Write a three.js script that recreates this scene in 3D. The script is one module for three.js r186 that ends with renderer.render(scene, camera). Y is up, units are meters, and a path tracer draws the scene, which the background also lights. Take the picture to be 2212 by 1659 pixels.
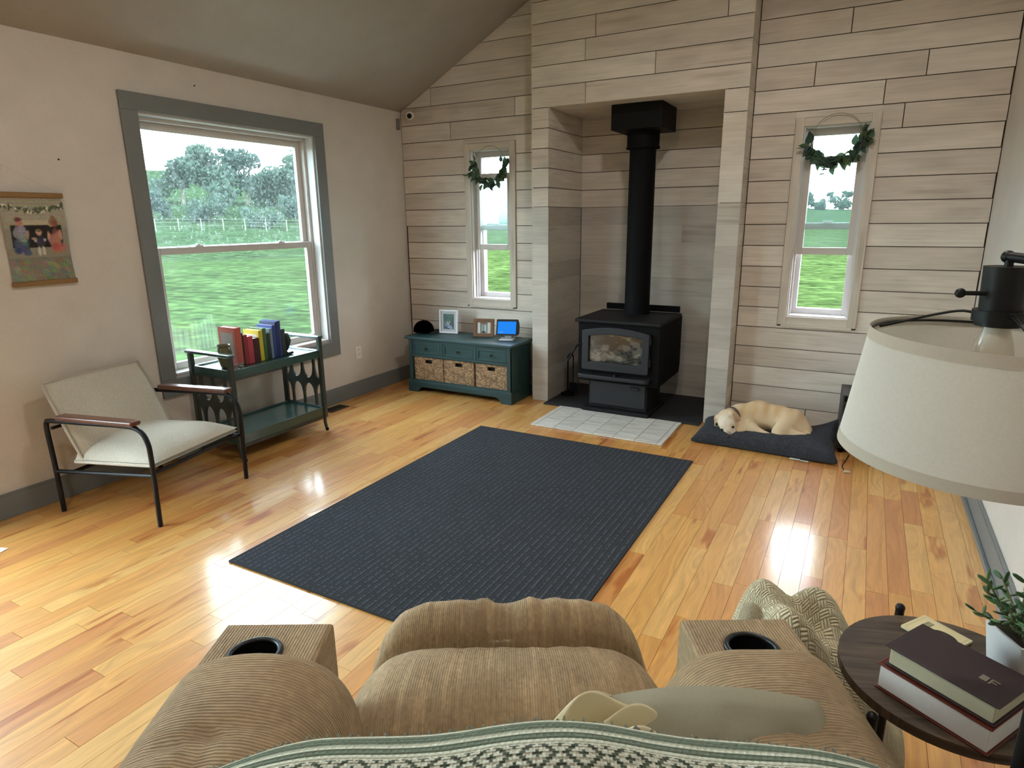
import * as THREE from 'three';
import { RoundedBoxGeometry } from 'three/addons/geometries/RoundedBoxGeometry.js';
import { mergeGeometries, mergeVertices } from 'three/addons/utils/BufferGeometryUtils.js';
import { MarchingCubes } from 'three/addons/objects/MarchingCubes.js';
import { RectAreaLightUniformsLib } from 'three/addons/lights/RectAreaLightUniformsLib.js';

// ---------------------------------------------------------------- camera, sky, lights, exposure
const scene = new THREE.Scene();
const CAM = new THREE.Vector3(3.8214, 1.4936, 4.8911), YAW = 0.505054, PITCH = 0.252759, ROLL = -0.010641, FOCAL = 1370.56;
const camera = new THREE.PerspectiveCamera((2 * Math.atan(829.5 / FOCAL) * 180) / Math.PI, 2212 / 1659, 0.05, 900);
{
  const f = new THREE.Vector3(-Math.sin(YAW) * Math.cos(PITCH), -Math.sin(PITCH), -Math.cos(YAW) * Math.cos(PITCH));
  const r = new THREE.Vector3(Math.cos(YAW), 0, -Math.sin(YAW)), u = new THREE.Vector3().crossVectors(r, f);
  const c = Math.cos(ROLL), s = Math.sin(ROLL);
  const r2 = r.clone().multiplyScalar(c).addScaledVector(u, s), u2 = u.clone().multiplyScalar(c).addScaledVector(r, -s);
  camera.position.copy(CAM);
  camera.quaternion.setFromRotationMatrix(new THREE.Matrix4().makeBasis(r2, u2, f.clone().negate()));
}
const renderer = new THREE.WebGLRenderer({ antialias: true });
renderer.toneMapping = THREE.LinearToneMapping;
renderer.toneMappingExposure = 1.0;
renderer.shadowMap.enabled = true;
RectAreaLightUniformsLib.init();
const PENDANTS = [[2.7, 3.45, 5.2, 9, 'behind the recliner'], [3.35, 3.4, 2.6, 10, 'above the rug']];   // x, y, z, candela, where: two pendant lamps out of view
const LAMP_COLOR = [1, 0.95, 0.885];
const SKY_LEVEL = 19;

// ---------------------------------------------------------------- random numbers, noise, textures
let seed = 7;
const rnd = () => { seed = (seed + 0x6d2b79f5) | 0; let t = Math.imul(seed ^ (seed >>> 15), 1 | seed); t = (t + Math.imul(t ^ (t >>> 7), 61 | t)) ^ t; return ((t ^ (t >>> 14)) >>> 0) / 4294967296; };
const rr = (a, b) => a + (b - a) * rnd();
const clamp = (x, a = 0, b = 1) => Math.min(b, Math.max(a, x));
const mixn = (a, b, t) => a + (b - a) * t;
const sst = (a, b, x) => { const t = clamp((x - a) / (b - a)); return t * t * (3 - 2 * t); };
const hash = (x, y) => { let h = Math.imul(x, 374761393) + Math.imul(y, 668265263); h = Math.imul(h ^ (h >>> 13), 1274126177); return ((h ^ (h >>> 16)) >>> 0) / 4294967296; };
function vnoise(x, y, px = 4096, py = 4096) {
  const xi = Math.floor(x), yi = Math.floor(y), fx = x - xi, fy = y - yi, w = (v, p) => ((v % p) + p) % p;
  const sx = fx * fx * (3 - 2 * fx), sy = fy * fy * (3 - 2 * fy), x0 = w(xi, px), x1 = w(xi + 1, px), y0 = w(yi, py), y1 = w(yi + 1, py);
  return mixn(mixn(hash(x0, y0), hash(x1, y0), sx), mixn(hash(x0, y1), hash(x1, y1), sx), sy);
}
function fbm(x, y, px = 4096, py = 4096, oct = 4) { let s = 0, a = 0.5, n = 0; for (let i = 0; i < oct; i++) { s += a * vnoise(x, y, px, py); n += a; a *= 0.5; x *= 2; y *= 2; px *= 2; py *= 2; } return s / n; }
function tex(w, h, fn, srgb = true, sx = 1, sy = 1) {      // fn(u, v) with u, v in 0..1 -> [r, g, b] or a grey; sx, sy = size of the pattern in metres
  const d = new Uint8Array(w * h * 4);
  for (let y = 0; y < h; y++) for (let x = 0; x < w; x++) {
    let c = fn(x / w, y / h); if (typeof c === 'number') c = [c, c, c];
    const i = (y * w + x) * 4; for (let k = 0; k < 3; k++) d[i + k] = clamp(c[k]) * 255; d[i + 3] = 255;
  }
  const t = new THREE.DataTexture(d, w, h); t.wrapS = t.wrapT = THREE.RepeatWrapping; t.magFilter = THREE.LinearFilter; t.minFilter = THREE.LinearMipmapLinearFilter; t.generateMipmaps = true;
  if (srgb) t.colorSpace = THREE.SRGBColorSpace;
  t.repeat.set(1 / sx, 1 / sy); t.needsUpdate = true; return t;
}
function canvasTex(w, h, draw) { const c = document.createElement('canvas'); c.width = w; c.height = h; draw(c.getContext('2d'), w, h); const t = new THREE.CanvasTexture(c); t.colorSpace = THREE.SRGBColorSpace; return t; }
const M = (o) => new THREE.MeshStandardMaterial({ roughness: 0.7, ...o });
const MP = (o) => new THREE.MeshPhysicalMaterial({ roughness: 0.5, ...o });
const srgb = (r, g, b) => new THREE.Color().setRGB(r / 255, g / 255, b / 255, THREE.SRGBColorSpace);

// ---------------------------------------------------------------- building helpers
const taken = {};
const numbered = (n) => { const k = (taken[n] = (taken[n] ?? -1) + 1); return k ? n + '_' + String(k).padStart(3, '0') : n; };
function tag(o, label, category, group, kind) { o.userData.label = label; if (category) o.userData.category = category; if (group) o.userData.group = group; if (kind) o.userData.kind = kind; return o; }
function thing(name, label, category, [x, y, z] = [0, 0, 0], turn = 0, group, kind) { const o = new THREE.Group(); o.name = numbered(name); scene.add(o); o.position.set(x, y, z); o.rotation.y = turn; return tag(o, label, category, group, kind); }
const flat = (g) => { const n = g.index ? g.toNonIndexed() : g; for (const k of Object.keys(n.attributes)) if (!['position', 'normal', 'uv', 'color'].includes(k)) n.deleteAttribute(k); return n; };
function part(name, geos, mat, parent = scene) {
  let list = Array.isArray(geos) ? geos : [geos];
  const g = list.length > 1 ? mergeGeometries(list.map(flat)) : list[0];
  const m = new THREE.Mesh(g, mat); m.name = parent === scene ? numbered(name) : name; m.castShadow = m.receiveShadow = true; parent.add(m); return m;
}
const struct = (name, geos, mat) => { const m = part(name, geos, mat); m.userData.kind = 'structure'; return m; };
const sgroup = (name) => { const o = new THREE.Group(); o.name = numbered(name); o.userData.kind = 'structure'; scene.add(o); return o; };
// uv in metres, the grain (u) running along one axis
function metre(g, grain = 'x', ou = 0, ov = 0) {
  const p = g.attributes.position, n = g.attributes.normal, uv = new Float32Array(p.count * 2), gi = 'xyz'.indexOf(grain);
  for (let i = 0; i < p.count; i++) {
    const P = [p.getX(i), p.getY(i), p.getZ(i)], N = [Math.abs(n.getX(i)), Math.abs(n.getY(i)), Math.abs(n.getZ(i))];
    const a = N[0] > N[1] && N[0] > N[2] ? 0 : N[1] > N[2] ? 1 : 2;
    const rest = [0, 1, 2].filter((k) => k !== a), u = rest.includes(gi) ? gi : rest[0], v = rest.find((k) => k !== u);
    uv[2 * i] = P[u] + ou; uv[2 * i + 1] = P[v] + ov;
  }
  g.setAttribute('uv', new THREE.BufferAttribute(uv, 2)); return g;
}
function bx(x0, y0, z0, x1, y1, z1, r = 0, grain = 'x', ou = 0, ov = 0) {
  const w = x1 - x0, h = y1 - y0, d = z1 - z0;
  const g = r > 0 ? new RoundedBoxGeometry(w, h, d, 2, Math.min(r, w / 2.01, h / 2.01, d / 2.01)) : new THREE.BoxGeometry(w, h, d);
  g.translate((x0 + x1) / 2, (y0 + y1) / 2, (z0 + z1) / 2); return metre(g, grain, ou, ov);
}
const V = (x, y, z) => new THREE.Vector3(x, y, z);
function tube(pts, r, seg = 24, rad = 10, closed = false) { const c = new THREE.CatmullRomCurve3(pts.map((q) => V(...q)), closed, 'centripetal'); return capTube(c, r, seg, rad, closed); }
function capTube(c, r, seg, rad, closed) {
  const t = new THREE.TubeGeometry(c, seg, r, rad, closed); if (closed) return t;
  const caps = [0, 1].map((k) => { const d = new THREE.CircleGeometry(r, rad), q = new THREE.Quaternion().setFromUnitVectors(V(0, 0, 1), c.getTangent(k).multiplyScalar(k ? 1 : -1)); d.applyQuaternion(q); const p = c.getPoint(k); d.translate(p.x, p.y, p.z); return d; });
  return mergeGeometries([t, ...caps].map(flat));
}
function rod(a, b, r, rad = 12, r2 = r) { const A = V(...a), B = V(...b), d = B.clone().sub(A), g = new THREE.CylinderGeometry(r2, r, d.length(), rad); g.applyQuaternion(new THREE.Quaternion().setFromUnitVectors(V(0, 1, 0), d.normalize())); const m = A.add(B).multiplyScalar(0.5); g.translate(m.x, m.y, m.z); return g; }
const lathe = (pts, seg = 32) => new THREE.LatheGeometry(pts.map(([r, y]) => new THREE.Vector2(r, y)), seg);
const at = (g, x = 0, y = 0, z = 0, ry = 0, rx = 0, rz = 0) => { if (rx) g.rotateX(rx); if (rz) g.rotateZ(rz); if (ry) g.rotateY(ry); return g.translate(x, y, z); };
// a surface from fn(i/nu, j/nv) -> [x, y, z]; uv = arc lengths (metres)
function grid(nu, nv, fn, closeU = false) {
  const P = [], uv = [], idx = [];
  for (let j = 0; j <= nv; j++) for (let i = 0; i <= nu; i++) P.push(fn(i / nu, j / nv));
  const at2 = (i, j) => P[j * (nu + 1) + i], dist = (a, b) => Math.hypot(a[0] - b[0], a[1] - b[1], a[2] - b[2]);
  const mid = nu >> 1, midv = nv >> 1, U = [0], W = [0];
  for (let i = 1; i <= nu; i++) U.push(U[i - 1] + dist(at2(i - 1, midv), at2(i, midv)));
  for (let j = 1; j <= nv; j++) W.push(W[j - 1] + dist(at2(mid, j - 1), at2(mid, j)));
  for (let j = 0; j <= nv; j++) for (let i = 0; i <= nu; i++) uv.push(U[i], W[j]);
  for (let j = 0; j < nv; j++) for (let i = 0; i < nu; i++) { const a = j * (nu + 1) + i, b = a + 1, c = a + nu + 1, d = c + 1; idx.push(a, b, d, a, d, c); }
  const g = new THREE.BufferGeometry(); g.setAttribute('position', new THREE.Float32BufferAttribute(P.flat(), 3)); g.setAttribute('uv', new THREE.Float32BufferAttribute(uv, 2)); g.setIndex(idx); g.computeVertexNormals();
  if (closeU) { const n = g.attributes.normal; for (let j = 0; j <= nv; j++) { const a = j * (nu + 1), b = a + nu; const s = V(n.getX(a) + n.getX(b), n.getY(a) + n.getY(b), n.getZ(a) + n.getZ(b)).normalize(); n.setXYZ(a, s.x, s.y, s.z); n.setXYZ(b, s.x, s.y, s.z); } }
  return g;
}
// a closed cushion centred on the origin: half sizes a (x), b (z), h up and h2 down
function cushion(a, b, h, h2, { n = 28, p = 3, q = 0.5, bump = 0, f = 6, top = null, corner = 1 } = {}) {
  const side = (sgn, H) => grid(n, n, (i, j) => {
    const s = i * 2 - 1, t = j * 2 - 1, e = Math.pow(Math.max(0, (1 - Math.pow(Math.abs(s), p)) * (1 - Math.pow(Math.abs(t), p))), q);
    const rx = 1 - (1 - corner) * t * t, rz = 1 - (1 - corner) * s * s;
    const nz = bump * (fbm(s * f + 9, t * f + 5) - 0.5) * e;
    return [s * a * rx, sgn * (H * e + nz) + (top ? top(s, t) : 0), (sgn > 0 ? 1 : -1) * -t * b * rz];
  });
  return mergeGeometries([side(1, h), side(-1, h2)].map(flat));
}
function taperGeo(g, fn) { const p = g.attributes.position; for (let i = 0; i < p.count; i++) { const r = fn(p.getX(i), p.getY(i), p.getZ(i)); p.setXYZ(i, r[0], r[1], r[2]); } g.computeVertexNormals(); return g; }
// ---------------------------------------------------------------- sky
{
  const w = 64, h = 32, d = new Float32Array(w * h * 4);
  for (let y = 0; y < h; y++) for (let x = 0; x < w; x++) {
    const e = (y + 0.5) / h * 180 - 90, c = 0.92 + 0.16 * fbm(x / 4, y / 3, 16, 64, 3), t = clamp(e / 90), i = (y * w + x) * 4;
    d[i] = SKY_LEVEL * c * mixn(0.97, 0.86, t); d[i + 1] = SKY_LEVEL * c * mixn(1.0, 0.93, t); d[i + 2] = SKY_LEVEL * c * mixn(1.06, 1.12, t); d[i + 3] = 1;
  }
  const t = new THREE.DataTexture(d, w, h, THREE.RGBAFormat, THREE.FloatType); t.mapping = THREE.EquirectangularReflectionMapping; t.magFilter = THREE.LinearFilter; t.needsUpdate = true;
  scene.background = t;
}
// ---------------------------------------------------------------- surface materials
const wallTex = tex(256, 256, (u, v) => 0.93 + 0.05 * fbm(u * 8, v * 8, 8, 8) + 0.02 * hash(u * 256 | 0, v * 256 | 0), true, 1.2, 1.2);
const wallBump = tex(256, 256, (u, v) => fbm(u * 64, v * 64, 64, 64, 2), false, 0.5, 0.5);
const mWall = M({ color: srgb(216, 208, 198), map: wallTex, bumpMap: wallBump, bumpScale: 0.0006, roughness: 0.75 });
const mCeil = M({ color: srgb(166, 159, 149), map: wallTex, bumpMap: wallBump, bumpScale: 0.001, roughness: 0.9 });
const mGreyTrim = M({ color: srgb(122, 126, 126), map: wallTex, roughness: 0.45 });
const mGap = M({ color: srgb(62, 46, 34), roughness: 0.9 });
const plankTex = tex(1024, 1024, (u, v) => {
  const s = fbm(u * 5, v * 90, 5, 90, 4), s2 = fbm(u * 12 + 3, v * 260, 12, 260, 3), b = fbm(u * 4 + 7, v * 6, 4, 6, 4), b2 = fbm(u * 9, v * 22 + 3, 9, 22, 3);
  let k = 0.9 + 0.07 * (s - 0.5) + 0.07 * (s2 - 0.5) + 0.10 * (b2 - 0.5);
  const worn = sst(0.57, 0.75, b * 0.55 + s * 0.45) * 0.11; k -= worn;
  return [k, k * (0.985 - worn * 0.1), k * (0.96 - worn * 0.25)];
}, true, 2.0, 2.0);
const plankBump = tex(512, 512, (u, v) => fbm(u * 4, v * 120, 4, 120, 3), false, 2, 2);
const mPlanks = [[232, 225, 217], [227, 219, 210], [236, 230, 222], [223, 215, 207]].map((c) => M({ color: srgb(...c), map: plankTex, bumpMap: plankBump, bumpScale: 0.0012, roughness: 0.8 }));
const mTilePlanks = [[205, 200, 193], [196, 191, 184], [212, 207, 200]].map((c) => M({ color: srgb(...c), map: plankTex, bumpMap: plankBump, bumpScale: 0.0008, roughness: 0.5 }));
const mGrout = M({ color: srgb(160, 154, 146), roughness: 0.9 });
const mTrimWash = M({ color: srgb(222, 215, 205), map: plankTex, roughness: 0.7 });
const woodTex = tex(1024, 1024, (u, v) => {
  const w = fbm(u * 3, v * 10, 3, 10, 3), g = fbm(u * 6 + 2, v * 110 + w * 14, 6, 4096, 3), f = fbm(u * 30, v * 420, 30, 420, 2), b = fbm(u * 5, v * 24, 5, 24, 4);
  const fig = 0.5 + 0.5 * Math.sin((v * 46 + w * 9) * 6.283), heart = sst(0.66, 0.84, b), k = 0.88 + 0.13 * (g - 0.5) + 0.07 * (f - 0.5) + 0.04 * (fig - 0.5) * sst(0.4, 0.6, w) - 0.15 * heart;
  return [k * 1.02, k * (1 - 0.16 * heart), k * (0.97 - 0.3 * heart)];
}, true, 1.6, 1.6);
const floorRough = tex(512, 512, (u, v) => 0.5 + 0.5 * (fbm(u * 20, v * 20, 20, 20, 3) - 0.5), false, 1.3, 1.3);
const floorBump = tex(512, 512, (u, v) => 0.5 * fbm(u * 6, v * 26, 6, 26, 3) + 0.5 * fbm(u * 10, v * 160, 10, 160, 2), false, 1.2, 1.2);
const mBoards = [[244, 182, 102], [238, 172, 94], [246, 188, 108], [234, 164, 90], [226, 154, 86], [243, 184, 102], [249, 196, 118], [240, 176, 94]].map((c) =>
  MP({ color: srgb(...c), map: woodTex, roughness: 0.5, bumpMap: floorBump, bumpScale: 0.0005, clearcoat: 0.8, clearcoatRoughness: 0.15 }));
const mSub = M({ color: srgb(92, 58, 30), roughness: 0.9 });

// ---------------------------------------------------------------- room shell
const RW = 4.45, H = 2.44, SL = 0.54, RIDGE = 3.1, ZR = 8.0, WT = 0.16, ceilY = (x) => (x < RIDGE ? H + SL * x : H + SL * (2 * RIDGE - x));
const W1 = { a: 1.09, b: 2.465, y0: 0.53, y1: 2.13 }, W4 = { a: 3.76, b: 5.6, y0: 0.14, y1: 2.13 };
{ // left wall with two window openings
  const zs = [-0.7, W1.a, W1.b, W4.a, W4.b, ZR + WT], g = [];
  for (let i = 0; i < 5; i++) { const hole = i % 2 === 1; if (!hole) g.push(bx(-WT, -0.02, zs[i], 0, H + 0.06, zs[i + 1])); else g.push(bx(-WT, -0.02, zs[i], 0, i === 1 ? W1.y0 : W4.y0, zs[i + 1]), bx(-WT, W1.y1, zs[i], 0, H + 0.06, zs[i + 1])); }
  struct('wall_left', g, mWall);
  const rightTop = ceilY(RW) + 0.1;
  struct('wall_right', bx(RW, -0.02, -0.7, RW + WT, rightTop, ZR + WT), mWall);
  struct('wall_front', bx(-WT, -0.02, ZR, RW + WT, 4.3, ZR + WT), mWall);
  const sh = new THREE.Shape(); sh.moveTo(-0.25, ceilY(-0.25)); sh.lineTo(RIDGE, ceilY(RIDGE)); sh.lineTo(RW + 0.25, ceilY(RW + 0.25)); sh.lineTo(RW + 0.25, ceilY(RW + 0.25) + 0.15); sh.lineTo(RIDGE, ceilY(RIDGE) + 0.15); sh.lineTo(-0.25, ceilY(-0.25) + 0.15);
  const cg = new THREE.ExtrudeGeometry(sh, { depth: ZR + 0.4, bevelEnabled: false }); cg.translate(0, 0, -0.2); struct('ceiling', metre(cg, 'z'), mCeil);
}
// back wall: backing with openings, planks in front of it
const P0 = 3.045, PITCHP = 0.1453, GAP = 0.0055, rowY = (k) => P0 - PITCHP * k;
const NW = { cx: 3.555, half: 0.195, y0: 0.81, y1: 2.075 }, W2cx = 0.922;
const C1 = 1.434, C2 = 3.025, ZC = 0.215, O1 = 1.578, O2 = 2.874, OY = 2.319, ZA = -0.46;
const backWall = sgroup('wall_back');
{
  const g = [], z0 = -WT, z1 = -0.012, xs = [-WT, W2cx - NW.half, W2cx + NW.half, O1 - 0.014, O2 + 0.014, NW.cx - NW.half, NW.cx + NW.half, RW + WT], top = 4.3;
  for (let i = 0; i < 7; i++) { const [a, b] = [xs[i], xs[i + 1]]; if (i === 1 || i === 5) g.push(bx(a, -0.02, z0, b, NW.y0, z1), bx(a, NW.y1, z0, b, top, z1)); else if (i === 3) g.push(bx(a, OY + 0.12, z0, b, top, z1)); else g.push(bx(a, -0.02, z0, b, top, z1)); }
  part('wall_backing', g, mGap, backWall);
}
function plankGeo(x0, y0, x1, y1, z, zb, poly) {   // a board whose front face is at z; poly cuts it along the sloping ceiling
  const ou = rr(0, 2), ov = rr(0, 2);
  if (!poly) return bx(x0, y0, zb, x1, y1, z, 0, 'x', ou, ov);
  const s = new THREE.Shape(poly.map(([x, y]) => new THREE.Vector2(x, y))), e = new THREE.ExtrudeGeometry(s, { depth: z - zb, bevelEnabled: false }); e.translate(0, 0, zb); return metre(e, 'x', ou, ov);
}
const pick = (a) => a[Math.floor(rnd() * a.length)];
function boardRow(parent, k, x0, x1, joints, cuts, name = 'plank', zf = 0, zb = -0.014, mats = mPlanks) {   // one row between y lines k and k+1, split at joints, interrupted by cuts [xa, xb, ya, yb]
  const yt = rowY(k) - GAP / 2, yb = Math.max(0.004, rowY(k + 1) + GAP / 2);
  const segs = []; let edges = [x0, ...joints.filter((j) => j > x0 && j < x1), x1];
  for (let i = 0; i < edges.length - 1; i++) segs.push([edges[i] + (i ? GAP / 2 : 0), edges[i + 1] - (i < edges.length - 2 ? GAP / 2 : 0), yb, yt]);
  for (const [xa, xb, ya, yc] of cuts) for (let i = segs.length - 1; i >= 0; i--) {
    const [a, b, c, d] = segs[i]; if (xb <= a || xa >= b || yc <= c || ya >= d) continue;
    segs.splice(i, 1); if (a < xa - 0.02) segs.push([a, xa, c, d]); if (b > xb + 0.02) segs.push([xb, b, c, d]);
    if (d > yc + 0.012) segs.push([Math.max(a, xa), Math.min(b, xb), yc, d]); if (c < ya - 0.012) segs.push([Math.max(a, xa), Math.min(b, xb), c, ya]);
  }
  for (const [a, b, c, d] of segs) {
    if (b - a < 0.01) continue;
    const dz = rr(-0.0012, 0.0012), cut = (x) => ceilY(x) - 0.003;
    let poly = null;
    if (x1 < RIDGE && cut(a) < d) { poly = [[a, c]]; if (cut(b) < c) continue; poly.push([b, c], [b, Math.min(d, cut(b))]); const xs = (d + 0.003 - H) / SL; if (xs < b) poly.push([xs, d]); if (cut(a) > c) poly.push([a, cut(a)]); else poly[0] = [(c + 0.003 - H) / SL, c]; }
    part(name, plankGeo(a, c, b, d, zf + dz, zb, poly), pick(mats), parent);
  }
}
const cutL = [[0.666, 1.178, 0.738, 2.13]], cutR = [[NW.cx - 0.253, NW.cx + 0.25, 0.738, 2.13]];
const jl = { 3: [0.337], 4: [1.171], 5: [0.532], 16: [0.537] }, jr = { 2: [3.576], 4: [3.392, 4.011], 5: [3.801], 6: [3.921], 18: [4.0], 20: [3.55] };
for (let k = -3; k < 21; k++) {
  const e = 0.008 + 0.006 * (k % 2 ? 1 : 0);
  if (k >= -1) boardRow(backWall, k, k >= 11 ? 0.02 : 0.007, C1 - 0.002, jl[k] ?? [], cutL);
  boardRow(backWall, k, C2 + 0.004 + e * 0.2, RW - e * 0.7, jr[k] ?? (k < 0 ? [3.3 + (k + 3) * 0.33] : []), cutR);
}
// dark strip behind the chase edges is the backing itself; fireplace surround
const sur = thing('fireplace_surround', 'whitewashed plank fireplace surround with tall alcove around the black stove', 'fireplace');
{
  const upper = new THREE.Shape([[C1 + 0.006, OY + 0.014], [C2 - 0.006, OY + 0.014], [C2 - 0.006, ceilY(C2) - 0.01], [C1 + 0.006, ceilY(C1) - 0.01]].map((q) => new THREE.Vector2(...q))), ug = new THREE.ExtrudeGeometry(upper, { depth: ZC - 0.012 + 0.01, bevelEnabled: false }); ug.translate(0, 0, -0.01);
  const core = [bx(C1 + 0.006, 0, -0.01, O1 - 0.012, OY + 0.014, ZC - 0.012), bx(O2 + 0.012, 0, -0.01, C2 - 0.006, OY + 0.014, ZC - 0.012), metre(ug), bx(O1 - 0.012, OY + 0.014, ZA, O2 + 0.012, OY + 0.1, -0.01),
    bx(O1 - 0.05, 0, ZA - 0.05, O1 - 0.012, OY + 0.1, 0), bx(O2 + 0.012, 0, ZA - 0.05, O2 + 0.05, OY + 0.1, 0), bx(O1 - 0.05, 0, ZA - 0.08, O2 + 0.05, OY + 0.1, ZA - 0.012)];
  part('core', core, mGap, sur);
  const jc = { 1: [1.947, 2.859], 2: [1.87], 3: [2.392], 4: [1.876], 0: [2.5], '-1': [1.8], '-2': [2.2], '-3': [2.6] };
  for (let k = -6; k < 5; k++) boardRow(sur, k, C1, C2, jc[k] ?? [], [], 'plank', ZC, ZC - 0.014);
  part('plank', plankGeo(O1 - 0.014, OY, O2 + 0.014, OY + 0.012, ZC - 0.012, ZA), mPlanks[0], sur);   // alcove ceiling
  const side = (x, sgn, y0, y1, m) => part('plank', bx(Math.min(x, x - sgn * 0.012), y0, ZA, Math.max(x, x - sgn * 0.012), y1, ZC - 0.0145, 0, 'z', rr(0, 2), rr(0, 2)), m, sur);
  const ret = (x, y0, y1) => part('return_board', bx(x - 0.006, y0, -0.01, x, y1, ZC - 0.0145, 0, 'z', rr(0, 2), rr(0, 2)), pick(mPlanks), sur);
  for (let k = 5; k < 21; k++) {
    const lower = k >= 10, gp = lower ? 0.0016 : GAP, yt = rowY(k) - gp / 2, yb = Math.max(0.002, rowY(k + 1) + gp / 2), mm = lower ? mTilePlanks : mPlanks, ins = lower ? 0.004 : 0;
    for (const [a, b] of [[C1, O1], [O2, C2]]) {
      if (!lower && a === O2 && k > 5) { if (k === 6) part('plank', plankGeo(a, rowY(10) + GAP / 2, b, yt, ZC, ZC - 0.014), mPlanks[2], sur); continue; }
      part(lower ? 'tile' : 'plank', plankGeo(a, yb, b, yt, ZC - ins + rr(-0.0006, 0.0006), ZC - 0.014), pick(mm), sur);
    }
    side(O1 - ins, 1, yb, yt, pick(mm)); side(O2 + ins, -1, yb, yt, pick(mm));
    const j = lower && k % 2 ? rr(1.9, 2.5) : null, xs = j ? [O1, j, O2] : [O1, O2];
    for (let i = 0; i < xs.length - 1; i++) part(lower ? 'tile' : 'plank', plankGeo(xs[i] + (i ? 0.001 : 0), yb, xs[i + 1] - (i < xs.length - 2 ? 0.001 : 0), yt, ZA - ins, ZA - 0.012), pick(mm), sur);
  }
  for (let k = -1; k < 21; k++) { ret(C1 + 0.006, Math.max(0, rowY(k + 1)) + 0.001, rowY(k) - 0.001); ret(C2, Math.max(0, rowY(k + 1)) + 0.001, rowY(k) - 0.001); }
  part('grout', [bx(C1 + 0.002, 0, ZC - 0.0135, O1 - 0.002, rowY(10) - 0.003, ZC - 0.0052), bx(O2 + 0.002, 0, ZC - 0.0135, C2 - 0.002, rowY(10) - 0.003, ZC - 0.0052), bx(O1, 0, ZA - 0.0115, O2, rowY(10) - 0.003, ZA - 0.0052), bx(O1 - 0.0115, 0, ZA, O1 - 0.0052, rowY(10) - 0.003, ZC - 0.016), bx(O2 + 0.0052, 0, ZA, O2 + 0.0115, rowY(10) - 0.003, ZC - 0.016)], mGrout, sur);
}
// ---------------------------------------------------------------- floor
{
  const floor = sgroup('floor');
  part('subfloor', bx(-WT, -0.2, -0.7, RW + WT, -0.0135, ZR + WT), mSub, floor);
  const bw = 0.081, list = [], Vc = V(0, 0, 0);
  for (let i = 0; i * bw < RW; i++) {
    let z = -0.05 - rnd() * 0.5; const x0 = i * bw + 0.0006, x1 = Math.min(RW, (i + 1) * bw - 0.0006);
    while (z < ZR) {
      const L = rr(0.32, 1.25), z0 = Math.max(-0.05, z + 0.0007), z1 = Math.min(ZR, z + L - 0.0007); z += L; if (z1 - z0 < 0.02) continue;
      const tone = Math.floor(Math.pow(rnd(), 1.2) * 8), off = [rr(0, 1.6), rr(0, 1.6)];
      let hidden = (x0 > 1.45 && x1 < 2.98 && z0 > 1.1 && z1 < 3.2) || (x0 > 1.58 && x1 < 2.87 && z1 < 0.3);
      Vc.set((x0 + x1) / 2, 0, (z0 + z1) / 2); const d = Vc.distanceTo(CAM), q = Vc.clone().project(camera);
      const seen = !hidden && q.z < 1 && Math.abs(q.x) < 1.06 && q.y > -1.1 && q.y < 1 && Vc.z < CAM.z + 0.3;
      list.push({ x0, x1, z0, z1, tone, off, score: seen ? (x1 - x0) * (z1 - z0) / (d * d * d) : 0 });
    }
  }
  list.sort((a, b) => b.score - a.score);
  const rest = mBoards.map(() => []);
  list.forEach((o, i) => {
    const g = bx(o.x0, -0.0145, o.z0, o.x1, -rr(0, 0.0004), o.z1, 0, 'z', ...o.off);
    if (i < 300 && o.score > 0) part('floorboard', g, mBoards[o.tone], floor); else rest[o.tone].push(g);
  });
  rest.forEach((g, i) => { if (g.length) part('floorboards', g, mBoards[i], floor).userData.kind = 'stuff'; });
}
// baseboards
const bbMat = mGreyTrim;
const bprof = (x, z0, z1, s) => [bx(Math.min(x, x + s * 0.016), 0.0005, z0, Math.max(x, x + s * 0.016), 0.122, z1, 0.002, 'z'), bx(Math.min(x, x + s * 0.011), 0.12, z0, Math.max(x, x + s * 0.011), 0.134, z1, 0.002, 'z')];
struct('baseboard_left', [...bprof(0.0005, 0.012, W4.a - 0.1, 1), ...bprof(0.0005, W4.b + 0.1, ZR - 0.02, 1)], bbMat);
struct('baseboard_right', [...bprof(RW - 0.0005, 0.012, ZR - 0.02, -1), bx(RW - 0.034, 0.0005, 0.012, RW - 0.0165, 0.02, ZR - 0.02, 0.004, 'z')], bbMat);

// ---------------------------------------------------------------- windows
const mVinyl = M({ color: srgb(196, 190, 184), roughness: 0.4 });
const mJamb = M({ color: srgb(200, 198, 196), roughness: 0.5 });
const smudge = tex(512, 512, (u, v) => { const a = fbm(u * 26, v * 20, 26, 20, 4), b = fbm(u * 60 + 3, v * 44, 60, 44, 3); return 0.36 + 0.2 * sst(0.5, 0.7, a) + 0.55 * sst(0.72, 0.8, b); }, false, 0.55, 0.55);
const mGlass = MP({ color: new THREE.Color(0.84, 0.92, 0.92), transmission: 1, thickness: 0, roughness: 0.09, ior: 1.5 }), mGlassDirty = MP({ color: new THREE.Color(0.81, 0.92, 0.92), transmission: 1, thickness: 0, roughness: 0.25, roughnessMap: smudge, ior: 1.5 });
const frameRing = (x0, y0, x1, y1, z0, z1, wd, r = 0.003) => [bx(x0, y0, z0, x0 + wd, y1, z1, r, 'y'), bx(x1 - wd, y0, z0, x1, y1, z1, r, 'y'), bx(x0 + wd, y0, z0, x1 - wd, y0 + wd, z1, r), bx(x0 + wd, y1 - wd, z0, x1 - wd, y1, z1, r)];
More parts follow.
